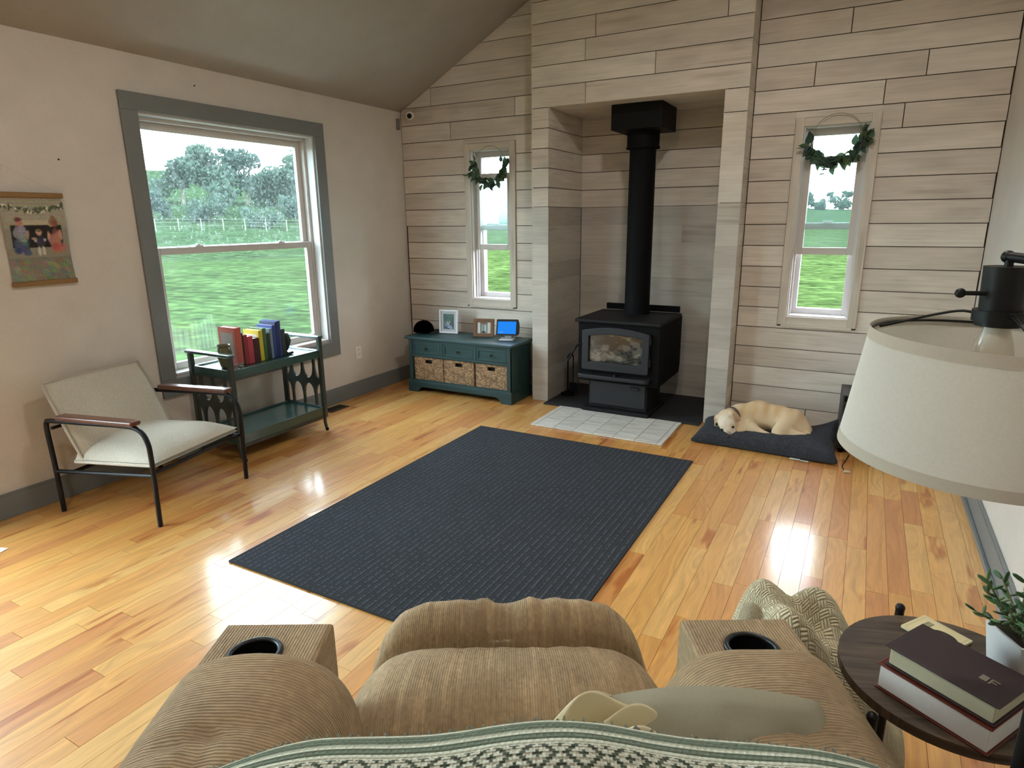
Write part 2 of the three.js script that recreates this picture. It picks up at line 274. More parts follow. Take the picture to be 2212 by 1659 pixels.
// big double-hung window: built in its own axes (x along the wall, y up, z into the room) and turned onto the left wall
function bigWindow(o, name) {
  const w = sgroup(name), L = o.b - o.a; w.position.set(0, 0, o.b); w.rotation.y = Math.PI / 2;   // local x runs towards -z of the world
  const X0 = 0, X1 = L, { y0, y1 } = o, cw = 0.1, mid = 1.325;
  part('casing_top', bx(X0 - cw, y1, 0, X1 + cw, y1 + cw, 0.02, 0.003), mGreyTrim, w); part('casing_bottom', bx(X0 - cw, Math.max(0.001, y0 - cw - 0.015), 0, X1 + cw, y0, 0.02, 0.003), mGreyTrim, w);
  part('casing_side', bx(X0 - cw, y0, 0, X0, y1, 0.02, 0.003, 'y'), mGreyTrim, w); part('casing_side', bx(X1, y0, 0, X1 + cw, y1, 0.02, 0.003, 'y'), mGreyTrim, w);
  part('jamb', frameRing(X0, y0, X1, y1, -WT - 0.01, -0.001, 0.012, 0), mJamb, w);
  part('sill', bx(X0 + 0.012, y0 + 0.012, -0.1, X1 - 0.012, y0 + 0.03, 0.006, 0.003), mVinyl, w);
  part('frame', frameRing(X0 + 0.012, y0 + 0.012, X1 - 0.012, y1 - 0.012, -0.15, -0.075, 0.022), mVinyl, w);
  const a = X0 + 0.034, b = X1 - 0.034, up = part('upper_sash', [...frameRing(a, mid - 0.02, b, y1 - 0.034, -0.145, -0.115, 0.045)], mVinyl, w);
  part('pane', bx(a + 0.043, mid + 0.023, -0.131, b - 0.043, y1 - 0.077, -0.1305), mGlassDirty, up);
  const lo = part('lower_sash', [...frameRing(a, y0 + 0.034, b, mid + 0.02, -0.112, -0.08, 0.045)], mVinyl, w);
  part('pane', bx(a + 0.043, y0 + 0.077, -0.0965, b - 0.043, mid - 0.023, -0.096), mGlass, lo);
  for (const t of [0.25, 0.78]) part('latch', [bx(a + (b - a) * t - 0.03, mid + 0.02, -0.112, a + (b - a) * t + 0.03, mid + 0.03, -0.085, 0.004), bx(a + (b - a) * t - 0.012, mid + 0.03, -0.11, a + (b - a) * t + 0.012, mid + 0.038, -0.09, 0.003)], mJamb, lo);
}
bigWindow(W1, 'window_1');
// narrow windows with the lower sash raised
function narrowWindow(cx, name) {
  const w = sgroup(name); w.position.set(cx, 0, 0);
  const h = NW.half, { y0, y1 } = NW, t = 0.055;
  part('casing_side', bx(-h - t, y0 - 0.06, -0.012, -h, y1 + t, 0.014, 0.002, 'y'), mTrimWash, w); part('casing_side', bx(h, y0 - 0.06, -0.012, h + t, y1 + t, 0.014, 0.002, 'y'), mTrimWash, w);
  part('casing_top', bx(-h, y1, -0.012, h, y1 + t - 0.003, 0.012, 0.002), mTrimWash, w); part('casing_bottom', bx(-h, y0 - 0.06, -0.012, h, y0, 0.012, 0.002), mTrimWash, w);
  part('sill', bx(-h - 0.03, y0 - 0.075, -0.01, h + 0.03, y0 - 0.058, 0.022, 0.003), mTrimWash, w);
  part('jamb', frameRing(-h, y0, h, y1, -WT - 0.01, -0.002, 0.008, 0), mJamb, w);
  part('track', [-1, 1].flatMap((s) => [-0.045, -0.085, -0.125].map((z) => bx(s > 0 ? h - 0.02 : -h + 0.008, y0 + 0.008, z - 0.004, s > 0 ? h - 0.008 : -h + 0.02, y1 - 0.008, z + 0.004))), mJamb, w);
  part('outer_frame', frameRing(-h + 0.008, y0 + 0.008, h - 0.008, y1 - 0.008, -WT - 0.02, -0.122, 0.04, 0.002), mJamb, w);
  const a = h - 0.01, up = part('upper_sash', frameRing(-a, 1.408, a, y1 - 0.008, -0.12, -0.09, 0.046), mVinyl, w);
  part('pane', bx(-a + 0.044, 1.452, -0.106, a - 0.044, y1 - 0.05, -0.1055), mGlass, up);
  const lo = part('lower_sash', frameRing(-a, 1.24, a, 1.885, -0.08, -0.05, 0.048), mVinyl, w);
  part('pane', bx(-a + 0.046, 1.286, -0.066, a - 0.046, 1.839, -0.0655), mGlass, lo);
  part('latch', bx(-0.03, 1.454, -0.092, 0.03, 1.466, -0.083, 0.003), mJamb, up);
}
narrowWindow(W2cx, 'window_2'); narrowWindow(NW.cx, 'window_3'); bigWindow(W4, 'window_4');
// ---------------------------------------------------------------- outdoors
const GY = -0.55;
function landY(x, z) {
  const dx = x - 2, dz = z - 2, r = Math.hypot(dx, dz), az = (Math.atan2(-dx, -dz) * 180) / Math.PI;   // 0 = straight behind the stove wall, 90 = out of the left wall
  const k = az < 3 ? 0.00007 : az < 30 ? mixn(0.00007, 0.0003, (az - 3) / 27) : az < 53 ? mixn(0.0003, 0.00082, (az - 30) / 23) : az < 75 ? 0.00082 : Math.max(0.0001, 0.00082 - (az - 75) * 0.00002);
  const rc = Math.max(0, Math.min(r, 165 + 140 * sst(40, 5, az)) - 36);
  return GY + k * rc * rc + 0.35 * (fbm(x / 18 + 50, z / 18 + 50) - 0.5) * sst(12, 40, r) - 0.25 * Math.exp(-Math.pow((r - 44) / 5, 2)) * sst(20, 45, az);
}
{
  const NR = 120, NA = 180, P = [], C = [], idx = [], uv = [];
  for (let j = 0; j <= NR; j++) for (let i = 0; i <= NA; i++) {
    const r = 2.9 + Math.pow(j / NR, 2.4) * 420, a = (i / NA) * Math.PI * 2, x = 2 + Math.cos(a) * r, z = 2 + Math.sin(a) * r * 1;
    P.push(x, landY(x, z) - (r < 3.2 ? 0 : 0), z); uv.push(x, z);
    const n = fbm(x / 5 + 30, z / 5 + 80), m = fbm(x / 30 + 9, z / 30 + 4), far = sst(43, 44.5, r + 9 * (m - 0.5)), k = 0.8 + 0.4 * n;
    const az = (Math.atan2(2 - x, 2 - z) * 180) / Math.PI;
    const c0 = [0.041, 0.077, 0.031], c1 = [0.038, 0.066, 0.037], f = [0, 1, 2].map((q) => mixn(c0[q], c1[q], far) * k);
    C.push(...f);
  }
  for (let j = 0; j < NR; j++) for (let i = 0; i < NA; i++) { const a = j * (NA + 1) + i, b = a + 1, c = a + NA + 1, d = c + 1; idx.push(a, b, d, a, d, c); }
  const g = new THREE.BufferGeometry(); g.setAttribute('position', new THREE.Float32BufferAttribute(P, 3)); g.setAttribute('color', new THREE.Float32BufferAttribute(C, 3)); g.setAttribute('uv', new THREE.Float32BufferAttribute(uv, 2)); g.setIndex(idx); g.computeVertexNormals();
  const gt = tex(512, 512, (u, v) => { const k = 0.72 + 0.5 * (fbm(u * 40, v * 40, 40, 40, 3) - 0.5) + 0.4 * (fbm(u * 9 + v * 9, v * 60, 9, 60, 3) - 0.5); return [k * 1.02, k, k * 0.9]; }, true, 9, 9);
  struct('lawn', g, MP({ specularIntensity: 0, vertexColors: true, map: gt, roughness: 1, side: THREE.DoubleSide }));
}
const leafMats = [[0.05, 0.074, 0.057], [0.058, 0.084, 0.063], [0.044, 0.066, 0.054]].map((c) => MP({ color: new THREE.Color(...c), specularIntensity: 0, roughness: 1, transmission: 0.35, thickness: 0, side: THREE.DoubleSide }));
const mBark = M({ color: srgb(92, 84, 74), roughness: 1 });
function tree(x, z, h, w, label, group, m = 0, n = 900, ls = 0.07, low = 0.34) {
  const y = landY(x, z) - 0.1, t = thing('tree', label, 'tree', [x, y, z], 0, group);
  part('trunk', [rod([0, 0, 0], [0, h * 0.6, 0], h * 0.028, 7, h * 0.014), rod([0, h * 0.35, 0], [w * 0.5, h * 0.7, 0.1], h * 0.015, 5, h * 0.006), rod([0, h * 0.4, 0], [-w * 0.5, h * 0.68, -0.2], h * 0.015, 5, h * 0.006)], mBark, t);
  const blobs = []; for (let i = 0; i < 9; i++) { const a = rr(0, 6.28), q = Math.sqrt(rnd()) * w * 0.72; blobs.push([Math.cos(a) * q, h * rr(low, 0.82), Math.sin(a) * q, w * rr(0.32, 0.5)]); }
  const P = []; for (let i = 0; i < n; i++) {
    const b = blobs[i % 9], d = V(rr(-1, 1), rr(-1, 1), rr(-1, 1)).normalize().multiplyScalar(b[3] * Math.pow(rnd(), 0.4)), c = V(b[0] + d.x, Math.max(h * 0.02, b[1] + d.y * 0.85), b[2] + d.z), s = h * ls * rr(0.5, 1.1);
    const e1 = V(rr(-1, 1), rr(-1, 1), rr(-1, 1)).normalize().multiplyScalar(s), e2 = V(rr(-1, 1), rr(-1, 1), rr(-1, 1)).normalize().multiplyScalar(s * 0.7);
    P.push(...c.clone().sub(e1).toArray(), ...c.clone().add(e2).toArray(), ...c.clone().add(e1).toArray(), ...c.clone().sub(e1).toArray(), ...c.clone().add(e1).toArray(), ...c.clone().sub(e2).toArray());
  }
  const g = new THREE.BufferGeometry(); g.setAttribute('position', new THREE.Float32BufferAttribute(P, 3)); g.computeVertexNormals(); part('foliage', g, leafMats[m], t);
}
// at(pixel direction): a place out there seen in a direction from the camera, at a distance
const out = (azDeg, d) => [CAM.x - Math.sin((azDeg * Math.PI) / 180) * d, CAM.z - Math.cos((azDeg * Math.PI) / 180) * d];
const az = (dx, dz) => (Math.atan2(-dx, -dz) * 180) / Math.PI;
const G1 = 'trees on the hillside seen through the large window';
[[55.2, 118, 10.2, 4.4, 'leftmost tall tree on the hillside outside the large window'], [53.0, 103, 10.1, 4.4, 'round-crowned tree second from left on the hillside'], [50.6, 120, 10.0, 4.8, 'broad tree in the middle of the hillside row'], [48.4, 104, 9.0, 4.3, 'tree right of the middle in the hillside row'], [46.2, 119, 10.1, 4.6, 'tree near the right jamb of the large window'], [44, 104, 9.0, 4.4, 'rightmost tree of the hillside row, cut by the jamb']].forEach((a, i) => { const [x, z] = out(a[0], a[1]); tree(x, z, a[2], a[3], a[4], G1, i % 3, 2600, 0.042, 0.22); });
[[57.3, 96, 3.6, 2.4, 'low bush below the bare hill at left of the large window'], [53.6, 92, 3.4, 3.4, 'spreading bush under the left hillside trees'], [49.5, 84, 2.8, 3.0, 'spreading bush under the middle hillside trees'], [46.4, 94, 3.6, 3.4, 'dark bush under the right hillside trees']].forEach((a, i) => { const [x, z] = out(a[0], a[1]); tree(x, z, a[2], a[3], a[4], 'bushes along the hill fence', (i + 2) % 3, 1100, 0.08, 0.12); });
for (let i = 0; i < 13; i++) { const d = out(-4 + i * 0.95, 300 + 14 * Math.sin(i * 2.1)); tree(d[0], d[1], rr(6.6, 8.4), rr(3.2, 4), ['first', 'second', 'third', 'fourth', 'fifth', 'sixth', 'seventh', 'eighth', 'ninth', 'tenth', 'eleventh', 'twelfth', 'thirteenth'][12 - i] + ' tree from the left in the far treeline behind the right narrow window', 'far treeline', i % 3, 420, 0.11, 0.1); }
[[31.4, 121, 4.8, 2.4, 'tree right of the blue barn beyond the left narrow window'], [29.8, 110, 4.0, 2.1, 'smaller tree right of the barn beyond the left narrow window'], [33.6, 120, 4.4, 2.4, 'tree left of the barn beyond the left narrow window'], [28.2, 118, 4.4, 2.6, 'tree far right of the barn beyond the left narrow window']].forEach((a, i) => { const [x, z] = out(a[0], a[1]); tree(x, z, a[2], a[3], a[4], 'trees by the barn', i % 3, 600, 0.1, 0.12); });
{ // barn
  const [x, z] = out(32.4, 108), b = thing('barn', 'blue-grey barn with a gabled roof beyond the left narrow window', 'barn', [x, landY(x, z) - 0.2, z], 0.9);
  const mB = M({ color: srgb(120, 140, 150), roughness: 0.8 }), mR = M({ color: srgb(150, 168, 178), roughness: 0.5, metalness: 0.1 });
  part('wall', bx(-3.2, 0, -4.5, 3.2, 3.2, 4.5), mB, b);
  const s = new THREE.Shape(); s.moveTo(-3.5, 3.1); s.lineTo(0, 5.2); s.lineTo(3.5, 3.1); const g = new THREE.ExtrudeGeometry(s, { depth: 9.6, bevelEnabled: false }); g.translate(0, 0, -4.8); part('roof', g, mR, b);
  part('door', bx(-1.1, 0.1, 4.5, 1.1, 2.6, 4.56), M({ color: srgb(90, 104, 112) }), b);
}
{ // wire fence on the hill
  const f = thing('wire_fence', 'wire fence running along the foot of the hillside trees', 'fence', [0, 0, 0]); const mP = M({ color: srgb(96, 92, 84), roughness: 1 }); let prev = null;
  for (let i = 0; i <= 10; i++) { const [x, z] = out(59 - i * 1.6, 78), y = landY(x, z); part('post', rod([x, y - 0.2, z], [x, y + 1.3, z], 0.07, 6), mP, f); if (prev) for (const q of [0.5, 0.9, 1.2]) part('wire', rod([prev[0], prev[1] + q, prev[2]], [x, y + q, z], 0.018, 4), mP, f); prev = [x, y, z]; }
}
// ---------------------------------------------------------------- stove, hearth
const mIron = MP({ color: srgb(22, 22, 24), roughness: 0.6, specularIntensity: 0.5, bumpMap: wallBump, bumpScale: 0.0006 });
const mIronDark = MP({ color: srgb(8, 8, 9), roughness: 0.72, specularIntensity: 0.3 });
const mIronSoft = M({ color: srgb(30, 31, 35), roughness: 0.5, metalness: 0.1 });
{
  const mSlate = M({ color: srgb(34, 34, 36), roughness: 0.7, bumpMap: wallBump, bumpScale: 0.001 });
  const pad = thing('hearth_pad', 'black stone hearth pad on the alcove floor under the stove', 'hearth pad', [2.226, 0.001, -0.09]);
  part('slab', bx(-0.641, 0, -0.36, 0.641, 0.012, 0.375, 0.003), mSlate, pad); part('front_edge', bx(-0.641, 0, 0.376, 0.641, 0.012, 0.4, 0.003), mSlate, pad);
  const ht = thing('hearth_tiles', 'white tiled hearth strip on the floor in front of the stove', 'hearth tiles', [2.24, 0.001, 0.588]);
  const tt = tex(512, 512, (u, v) => { const s = fbm(u * 5, v * 70, 5, 70, 3), k = 0.97 - 0.1 * sst(0.55, 0.72, s) - 0.05 * fbm(u * 30, v * 30, 30, 30, 2); return [k, k * 0.99, k * 0.97]; }, true, 0.8, 0.8);
  const mTile = [0, 1].map((i) => M({ color: srgb(244 - i * 5, 241 - i * 5, 236 - i * 5), map: tt, roughness: 0.35 })), mG2 = M({ color: srgb(150, 146, 140), roughness: 0.9 });
  part('grout', bx(-0.498, 0, -0.272, 0.498, 0.0075, 0.262), mG2, ht);
  for (let i = 0; i < 6; i++) part('tile', bx(-0.462 + i * 0.1545, 0.001, -0.235, -0.4655 + (i + 1) * 0.1545, 0.01, 0.229, 0.0015, 'x', rr(0, 1), rr(0, 1)), mTile[i % 2], ht);
  for (let i = 0; i < 6; i++) for (const [a, b] of [[0.2325, 0.265], [-0.275, -0.2385]]) part('border_tile', bx(-0.462 + i * 0.1545, 0.001, a, -0.4655 + (i + 1) * 0.1545, 0.01, b, 0.0015, 'x', rr(0, 1), rr(0, 1)), mTile[0], ht);
  for (const s of [-1, 1]) part('border_tile', bx(s > 0 ? 0.4655 : -0.5, 0.001, -0.275, s > 0 ? 0.5 : -0.4655, 0.01, 0.265, 0.0015, 'z'), mTile[0], ht);
}
{
  const SX = 2.222, SZ = 0.335, st = thing('wood_stove', 'black cast-iron wood stove on a pedestal with arched glass door', 'stove', [SX, 0.014, 0]);
  const X = (x) => x - SX;
  part('base_plate', bx(X(1.945), 0, -0.1, X(2.49), 0.028, SZ + 0.012, 0.006), mIron, st);
  part('pedestal', bx(X(1.985), 0.028, -0.06, X(2.462), 0.27, SZ - 0.035, 0.006), mIron, st);
  const dr = part('ash_drawer', bx(X(2.0), 0.055, SZ - 0.035, X(2.45), 0.25, SZ - 0.024, 0.004), mIronSoft, st);
  part('drawer_pull', bx(X(2.33), 0.2, SZ - 0.024, X(2.4), 0.222, SZ - 0.004, 0.006), mIronSoft, dr);
  const body = new THREE.Shape(); body.moveTo(-0.28, 0.245); body.lineTo(SZ - 0.02, 0.245); body.lineTo(SZ - 0.02, 0.705); body.lineTo(-0.3, 0.705); body.lineTo(-0.3, 0.31);
  const bg = new THREE.ExtrudeGeometry(body, { depth: X(2.545) - X(1.9), bevelEnabled: true, bevelSize: 0.004, bevelThickness: 0.004, bevelSegments: 2 }); bg.rotateY(-Math.PI / 2); bg.translate(X(2.545), 0, 0); part('firebox', metre(bg), mIronDark, st);
  // shelf lip, top plate
  part('ash_lip', (() => { const s = new THREE.Shape(); const a = X(1.915), b = X(2.487); s.moveTo(a, 0.24); s.lineTo(b, 0.24); s.lineTo(b, 0.345); s.quadraticCurveTo(b, 0.385, b - 0.05, 0.385); s.lineTo(a + 0.05, 0.385); s.quadraticCurveTo(a, 0.385, a, 0.345); const e = new THREE.ExtrudeGeometry(s, { depth: 0.02, bevelEnabled: true, bevelSize: 0.006, bevelThickness: 0.006, bevelSegments: 2 }); e.rotateX(Math.PI / 2); e.translate(0, 0.3, 0); return metre(e); })(), mIronSoft, st);
  part('top_plate', bx(X(1.872), 0.706, -0.262, X(2.556), 0.734, SZ + 0.012, 0.01), mIron, st);
  part('heat_shield', bx(X(1.9), 0.734, -0.3, X(2.53), 0.785, -0.28, 0.004), mIronDark, st);
  // door with arched opening
  const dA = X(1.945), dB = X(2.472), d0 = 0.342, d1 = 0.672, door = new THREE.Shape(); door.moveTo(dA + 0.02, d0); door.lineTo(dB - 0.02, d0); door.quadraticCurveTo(dB, d0, dB, d0 + 0.02); door.lineTo(dB, d1 - 0.03); door.quadraticCurveTo((dA + dB) / 2, d1 + 0.035, dA, d1 - 0.03); door.lineTo(dA, d0 + 0.02); door.quadraticCurveTo(dA, d0, dA + 0.02, d0);
  const gA = X(1.992), gB = X(2.428), g0 = 0.397, g1 = 0.61, hole = new THREE.Path(); hole.moveTo(gA, g0); hole.lineTo(gA, g1); hole.quadraticCurveTo((gA + gB) / 2, g1 + 0.045, gB, g1); hole.lineTo(gB, g0); hole.closePath(); door.holes.push(hole);
  const dg = new THREE.ExtrudeGeometry(door, { depth: 0.03, bevelEnabled: true, bevelSize: 0.006, bevelThickness: 0.006, bevelSegments: 2, curveSegments: 20 }); dg.translate(0, 0, SZ - 0.016);
  const dm = part('door', metre(dg), mIronSoft, st);
  const soot = tex(512, 256, (u, v) => { const a = fbm(u * 7, v * 5, 4096, 4096, 4), b = fbm(u * 16 + 5, v * 12, 4096, 4096, 3), log = sst(0.46, 0.5, b) * sst(0.62, 0.4, v) , k = 0.16 + 0.2 * sst(0.36, 0.64, a) + 0.1 * log; return [k * 1.04, k * 0.97, k * 0.86]; });
  const gs = new THREE.ShapeGeometry(new THREE.Shape([[gA - 0.01, g0 - 0.01], [gB + 0.01, g0 - 0.01], [gB + 0.01, g1 + 0.035], [gA - 0.01, g1 + 0.035]].map((q) => new THREE.Vector2(...q)))); { const p = gs.attributes.position, u = gs.attributes.uv; for (let i = 0; i < p.count; i++) u.setXY(i, (p.getX(i) - gA) / (gB - gA), (p.getY(i) - g0) / (g1 - g0)); } gs.translate(0, 0, SZ - 0.002);
  part('door_glass', gs, MP({ map: soot, roughness: 0.08, clearcoat: 1, clearcoatRoughness: 0.03, side: THREE.DoubleSide }), dm).userData.label = 'soot-stained glass with ash and logs behind';
  part('door_handle', tube([[X(1.945), 0.54, SZ + 0.012], [X(1.91), 0.53, SZ + 0.03], [X(1.87), 0.46, SZ + 0.045], [X(1.835), 0.4, SZ + 0.05]], 0.009, 16, 8), mIron, dm);
  part('hinge', [rod([dB + 0.008, 0.4, SZ], [dB + 0.008, 0.46, SZ], 0.009), rod([dB + 0.008, 0.57, SZ], [dB + 0.008, 0.63, SZ], 0.009)], mIronSoft, dm);
  // air control
  part('air_control', [rod([0, 0.31, SZ - 0.02], [0, 0.31, SZ + 0.03], 0.006), at(new THREE.SphereGeometry(0.012, 12, 8), 0, 0.31, SZ + 0.035)], mIronSoft, st);
  const pz = -0.13, px = X(2.218);
  part('stove_pipe', [rod([px, 0.73, pz], [px, 2.14, pz], 0.1, 40), rod([px, 0.73, pz], [px, 0.752, pz], 0.106, 40), rod([px, 1.55, pz], [px, 1.556, pz], 0.1015, 40)], mIronDark, st);
  part('pipe_collar', [rod([px, 2.0, pz], [px, 2.13, pz], 0.122, 40), rod([px, 2.0, pz], [px, 2.012, pz], 0.128, 40)], mIronDark, st);
  part('ceiling_box', bx(px - 0.195, 2.125, pz - 0.19, px + 0.195, 2.302, pz + 0.19, 0.004), MP({ color: srgb(8, 8, 8), roughness: 0.6, specularIntensity: 0.4 }), st);
}
// fire tool stand left of the stove, in the shade
{ const t = thing('fire_tools', 'dark fireplace tool leaning in the alcove left of the stove', 'fire tool', [1.66, 0.016, -0.02]); part('stand', [rod([0, 0, 0], [0, 0.012, 0], 0.06, 20), rod([0, 0.01, 0], [0, 0.34, 0], 0.007, 8)], mIronDark, t); part('hook', tube([[0, 0.34, 0], [0.03, 0.37, 0], [0.05, 0.34, 0]], 0.006, 10, 6), mIronDark, t); part('shovel', [rod([0.05, 0.34, 0], [0.05, 0.1, 0], 0.005, 8), bx(0.015, 0.03, -0.008, 0.085, 0.11, 0.006, 0.005)], mIronDark, t); }

// ---------------------------------------------------------------- storage bench with baskets, and the things on it
const tealTex = tex(512, 512, (u, v) => { const s = fbm(u * 4, v * 90, 4, 90, 3), b = fbm(u * 8, v * 8, 8, 8, 4), w = sst(0.68, 0.8, b * 0.6 + s * 0.4); return [0.9 + 0.3 * (s - 0.5) + w * 0.25, 0.9 + 0.25 * (s - 0.5) + w * 0.1, 0.9 + 0.25 * (s - 0.5)]; }, true, 1, 1);
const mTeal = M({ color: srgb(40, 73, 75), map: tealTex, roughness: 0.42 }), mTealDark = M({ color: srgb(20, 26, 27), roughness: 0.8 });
const mBrass = M({ color: srgb(70, 62, 50), roughness: 0.4, metalness: 0.6 });
{
  const b = thing('storage_bench', 'teal painted storage bench with three drawers below the left narrow window', 'bench', [0.825, 0.001, 0.25]);
  const x0 = -0.517, x1 = 0.523, zf = 0.19, zb = -0.17;
  part('top', bx(-0.545, 0.478, zb - 0.01, 0.548, 0.504, 0.215, 0.006), mTeal, b);
  part('side_panel', bx(x0, 0.06, zb, x0 + 0.022, 0.478, zf, 0.003), mTeal, b); part('side_panel', bx(x1 - 0.022, 0.06, zb, x1, 0.478, zf, 0.003), mTeal, b);
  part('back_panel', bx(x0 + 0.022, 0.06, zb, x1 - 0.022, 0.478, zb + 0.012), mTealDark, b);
  part('drawer_rail', [bx(x0 + 0.022, 0.456, zf - 0.022, x1 - 0.022, 0.478, zf, 0.002), bx(x0 + 0.022, 0.322, zb + 0.012, x1 - 0.022, 0.345, zf - 0.001, 0.002)], mTeal, b);
  const post = [x0, -0.165, 0.172, x1 - 0.0]; part('stile', [bx(x0, 0.1, zf - 0.02, x0 + 0.035, 0.478, zf + 0.003, 0.003, 'y'), bx(x1 - 0.035, 0.1, zf - 0.02, x1, 0.478, zf + 0.003, 0.003, 'y'), bx(-0.182, 0.345, zf - 0.02, -0.152, 0.456, zf, 0.002, 'y'), bx(0.16, 0.345, zf - 0.02, 0.19, 0.456, zf, 0.002, 'y')], mTeal, b);
  for (const [a, c] of [[x0 + 0.037, -0.184], [-0.15, 0.158], [0.192, x1 - 0.037]]) {
    const d = part('drawer', [bx(a, 0.348, zf - 0.15, c, 0.454, zf - 0.008, 0.003), ...frameRing(a, 0.348, c, 0.454, zf - 0.008, zf - 0.001, 0.022, 0.002)], mTeal, b);
    part('knob', [at(new THREE.SphereGeometry(0.011, 14, 10), (a + c) / 2, 0.401, zf + 0.012), rod([(a + c) / 2, 0.401, zf - 0.008], [(a + c) / 2, 0.401, zf + 0.008], 0.005)], mBrass, d);
  }
  part('bottom_shelf', bx(x0 + 0.022, 0.09, zb + 0.012, x1 - 0.022, 0.11, zf - 0.004, 0.002), mTeal, b);
  const s = new THREE.Shape(); const a = x0 - 0.012, c = x1 + 0.012; s.moveTo(a, 0); s.lineTo(a + 0.1, 0); s.quadraticCurveTo(a + 0.11, 0.045, a + 0.16, 0.05); s.lineTo(c - 0.16, 0.05); s.quadraticCurveTo(c - 0.11, 0.045, c - 0.1, 0); s.lineTo(c, 0); s.lineTo(c, 0.09); s.lineTo(a, 0.09);
  const pl = new THREE.ExtrudeGeometry(s, { depth: 0.018, bevelEnabled: true, bevelSize: 0.002, bevelThickness: 0.002, bevelSegments: 1 }); pl.translate(0, 0, zf - 0.004); part('plinth', [metre(pl), bx(a, 0, zb, a + 0.018, 0.09, zf - 0.004), bx(c - 0.018, 0, zb, c, 0.09, zf - 0.004), bx(a, 0.09, zf - 0.004, c, 0.102, zf + 0.012, 0.004)], mTeal, b);
  // baskets
  const wk = tex(512, 512, (u, v) => { const n = 22, i = Math.floor(u * n), j = Math.floor(v * n), over = (i + j) % 2, fu = u * n - i, fv = v * n - j, r = over ? Math.sin(fv * Math.PI) : Math.sin(fu * Math.PI), k = 0.45 + 0.45 * r + 0.3 * (hash(i, j) - 0.5); return [k, k * 0.93, k * 0.85]; }, true, 0.3, 0.3);
  const wb = tex(512, 512, (u, v) => { const n = 22, i = Math.floor(u * n), j = Math.floor(v * n), over = (i + j) % 2, fu = u * n - i, fv = v * n - j; return over ? Math.sin(fv * Math.PI) : 0.6 * Math.sin(fu * Math.PI); }, false, 0.3, 0.3);
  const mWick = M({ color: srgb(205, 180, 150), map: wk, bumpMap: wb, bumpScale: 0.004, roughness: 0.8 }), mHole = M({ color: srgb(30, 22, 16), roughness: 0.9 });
  [[-0.478, -0.162, 'left'], [-0.158, 0.158, 'middle'], [0.17, 0.484, 'right']].forEach(([p, q, n]) => {
    const k = thing('wicker_basket', 'woven wicker basket with cut-out handle, ' + n + ' one in the teal bench', 'basket', [0.825 + (p + q) / 2, 0.112, 0.25], 0, 'baskets in the bench'), hw = (q - p) / 2 - 0.005, hs = new THREE.Shape([[-hw, 0], [hw, 0], [hw, 0.205], [-hw, 0.205]].map((v) => new THREE.Vector2(...v))), hp = new THREE.Path([[-0.039, 0.148], [-0.039, 0.188], [0.039, 0.188], [0.039, 0.148]].map((v) => new THREE.Vector2(...v))); hs.holes.push(hp);
    const fr = new THREE.ExtrudeGeometry(hs, { depth: 0.012, bevelEnabled: true, bevelSize: 0.003, bevelThickness: 0.003, bevelSegments: 1 }); fr.translate(0, 0, zf - 0.03); part('front', metre(fr), mWick, k);
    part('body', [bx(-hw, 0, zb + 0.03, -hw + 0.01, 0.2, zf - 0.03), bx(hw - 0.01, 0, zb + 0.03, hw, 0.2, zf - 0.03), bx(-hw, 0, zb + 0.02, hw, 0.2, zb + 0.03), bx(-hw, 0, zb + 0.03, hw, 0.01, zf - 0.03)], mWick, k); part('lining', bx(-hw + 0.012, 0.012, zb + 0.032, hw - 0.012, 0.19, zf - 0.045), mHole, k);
  });
}
const TOPY = 0.506;
{ // cap
  const mCap = M({ color: srgb(20, 20, 22), roughness: 0.9 }), c = thing('baseball_cap', 'black baseball cap lying on the left end of the teal bench', 'cap', [0.35, TOPY, 0.265], 1.0);
  part('crown', grid(28, 14, (i, j) => { const a = i * 6.2832, t = j * 1.5708, r = 0.085 * Math.cos(t * 0.98); return [Math.cos(a) * r * 1.12, 0.014 + 0.1 * Math.pow(Math.sin(t), 0.85), Math.sin(a) * r]; }, true).scale(1, 1, -1), MP({ color: srgb(30, 30, 33), roughness: 0.9, side: THREE.DoubleSide }), c);
  part('visor', grid(20, 8, (i, j) => { const a = (i - 0.5) * 2.6, r = 0.084 + 0.07 * j * Math.pow(Math.cos((i - 0.5) * 2.9), 0.5); return [Math.cos(a) * r * 1.12, 0.014 - 0.012 * Math.pow(Math.abs(i - 0.5) * 2, 2) * j, Math.sin(a) * r]; }), MP({ color: srgb(18, 18, 20), roughness: 0.9, side: THREE.DoubleSide }), c); part('button', at(new THREE.SphereGeometry(0.006, 10, 8), 0, 0.116, 0), mCap, c);
}
function photoFrame(name, label, x, z, w, h, wd, turn, lean, m, matt, pic) {
  const f = thing(name, label, 'photo frame', [x, TOPY + 0.002, z], turn), k = new THREE.Group(); const tl = (g) => { g.rotateX(-lean); return g; };
  part('frame', frameRing(-w / 2, 0, w / 2, h, -0.012, 0.006, wd, 0.003).map(tl), m, f);
  part('mat', tl(bx(-w / 2 + wd * 0.9, wd * 0.9, -0.01, w / 2 - wd * 0.9, h - wd * 0.9, -0.004)), matt, f);
  const pw = w / 2 - wd - pic.m[0], g = new THREE.PlaneGeometry(pw * 2, h - 2 * wd - 2 * pic.m[1]); g.translate(0, h / 2, -0.0032); part('print', tl(g), M({ map: pic.t, roughness: 0.4 }), f);
  part('glass', tl(bx(-w / 2 + wd * 0.95, wd * 0.95, -0.001, w / 2 - wd * 0.95, h - wd * 0.95, -0.0006)), MP({ transmission: 1, thickness: 0, roughness: 0.02 }), f);
  part('easel', rod([0, h * 0.6 * Math.cos(lean), -0.02 - h * 0.6 * Math.sin(lean)], [0, 0.004, -h * 0.42], 0.006, 6), mIronDark, f);
}
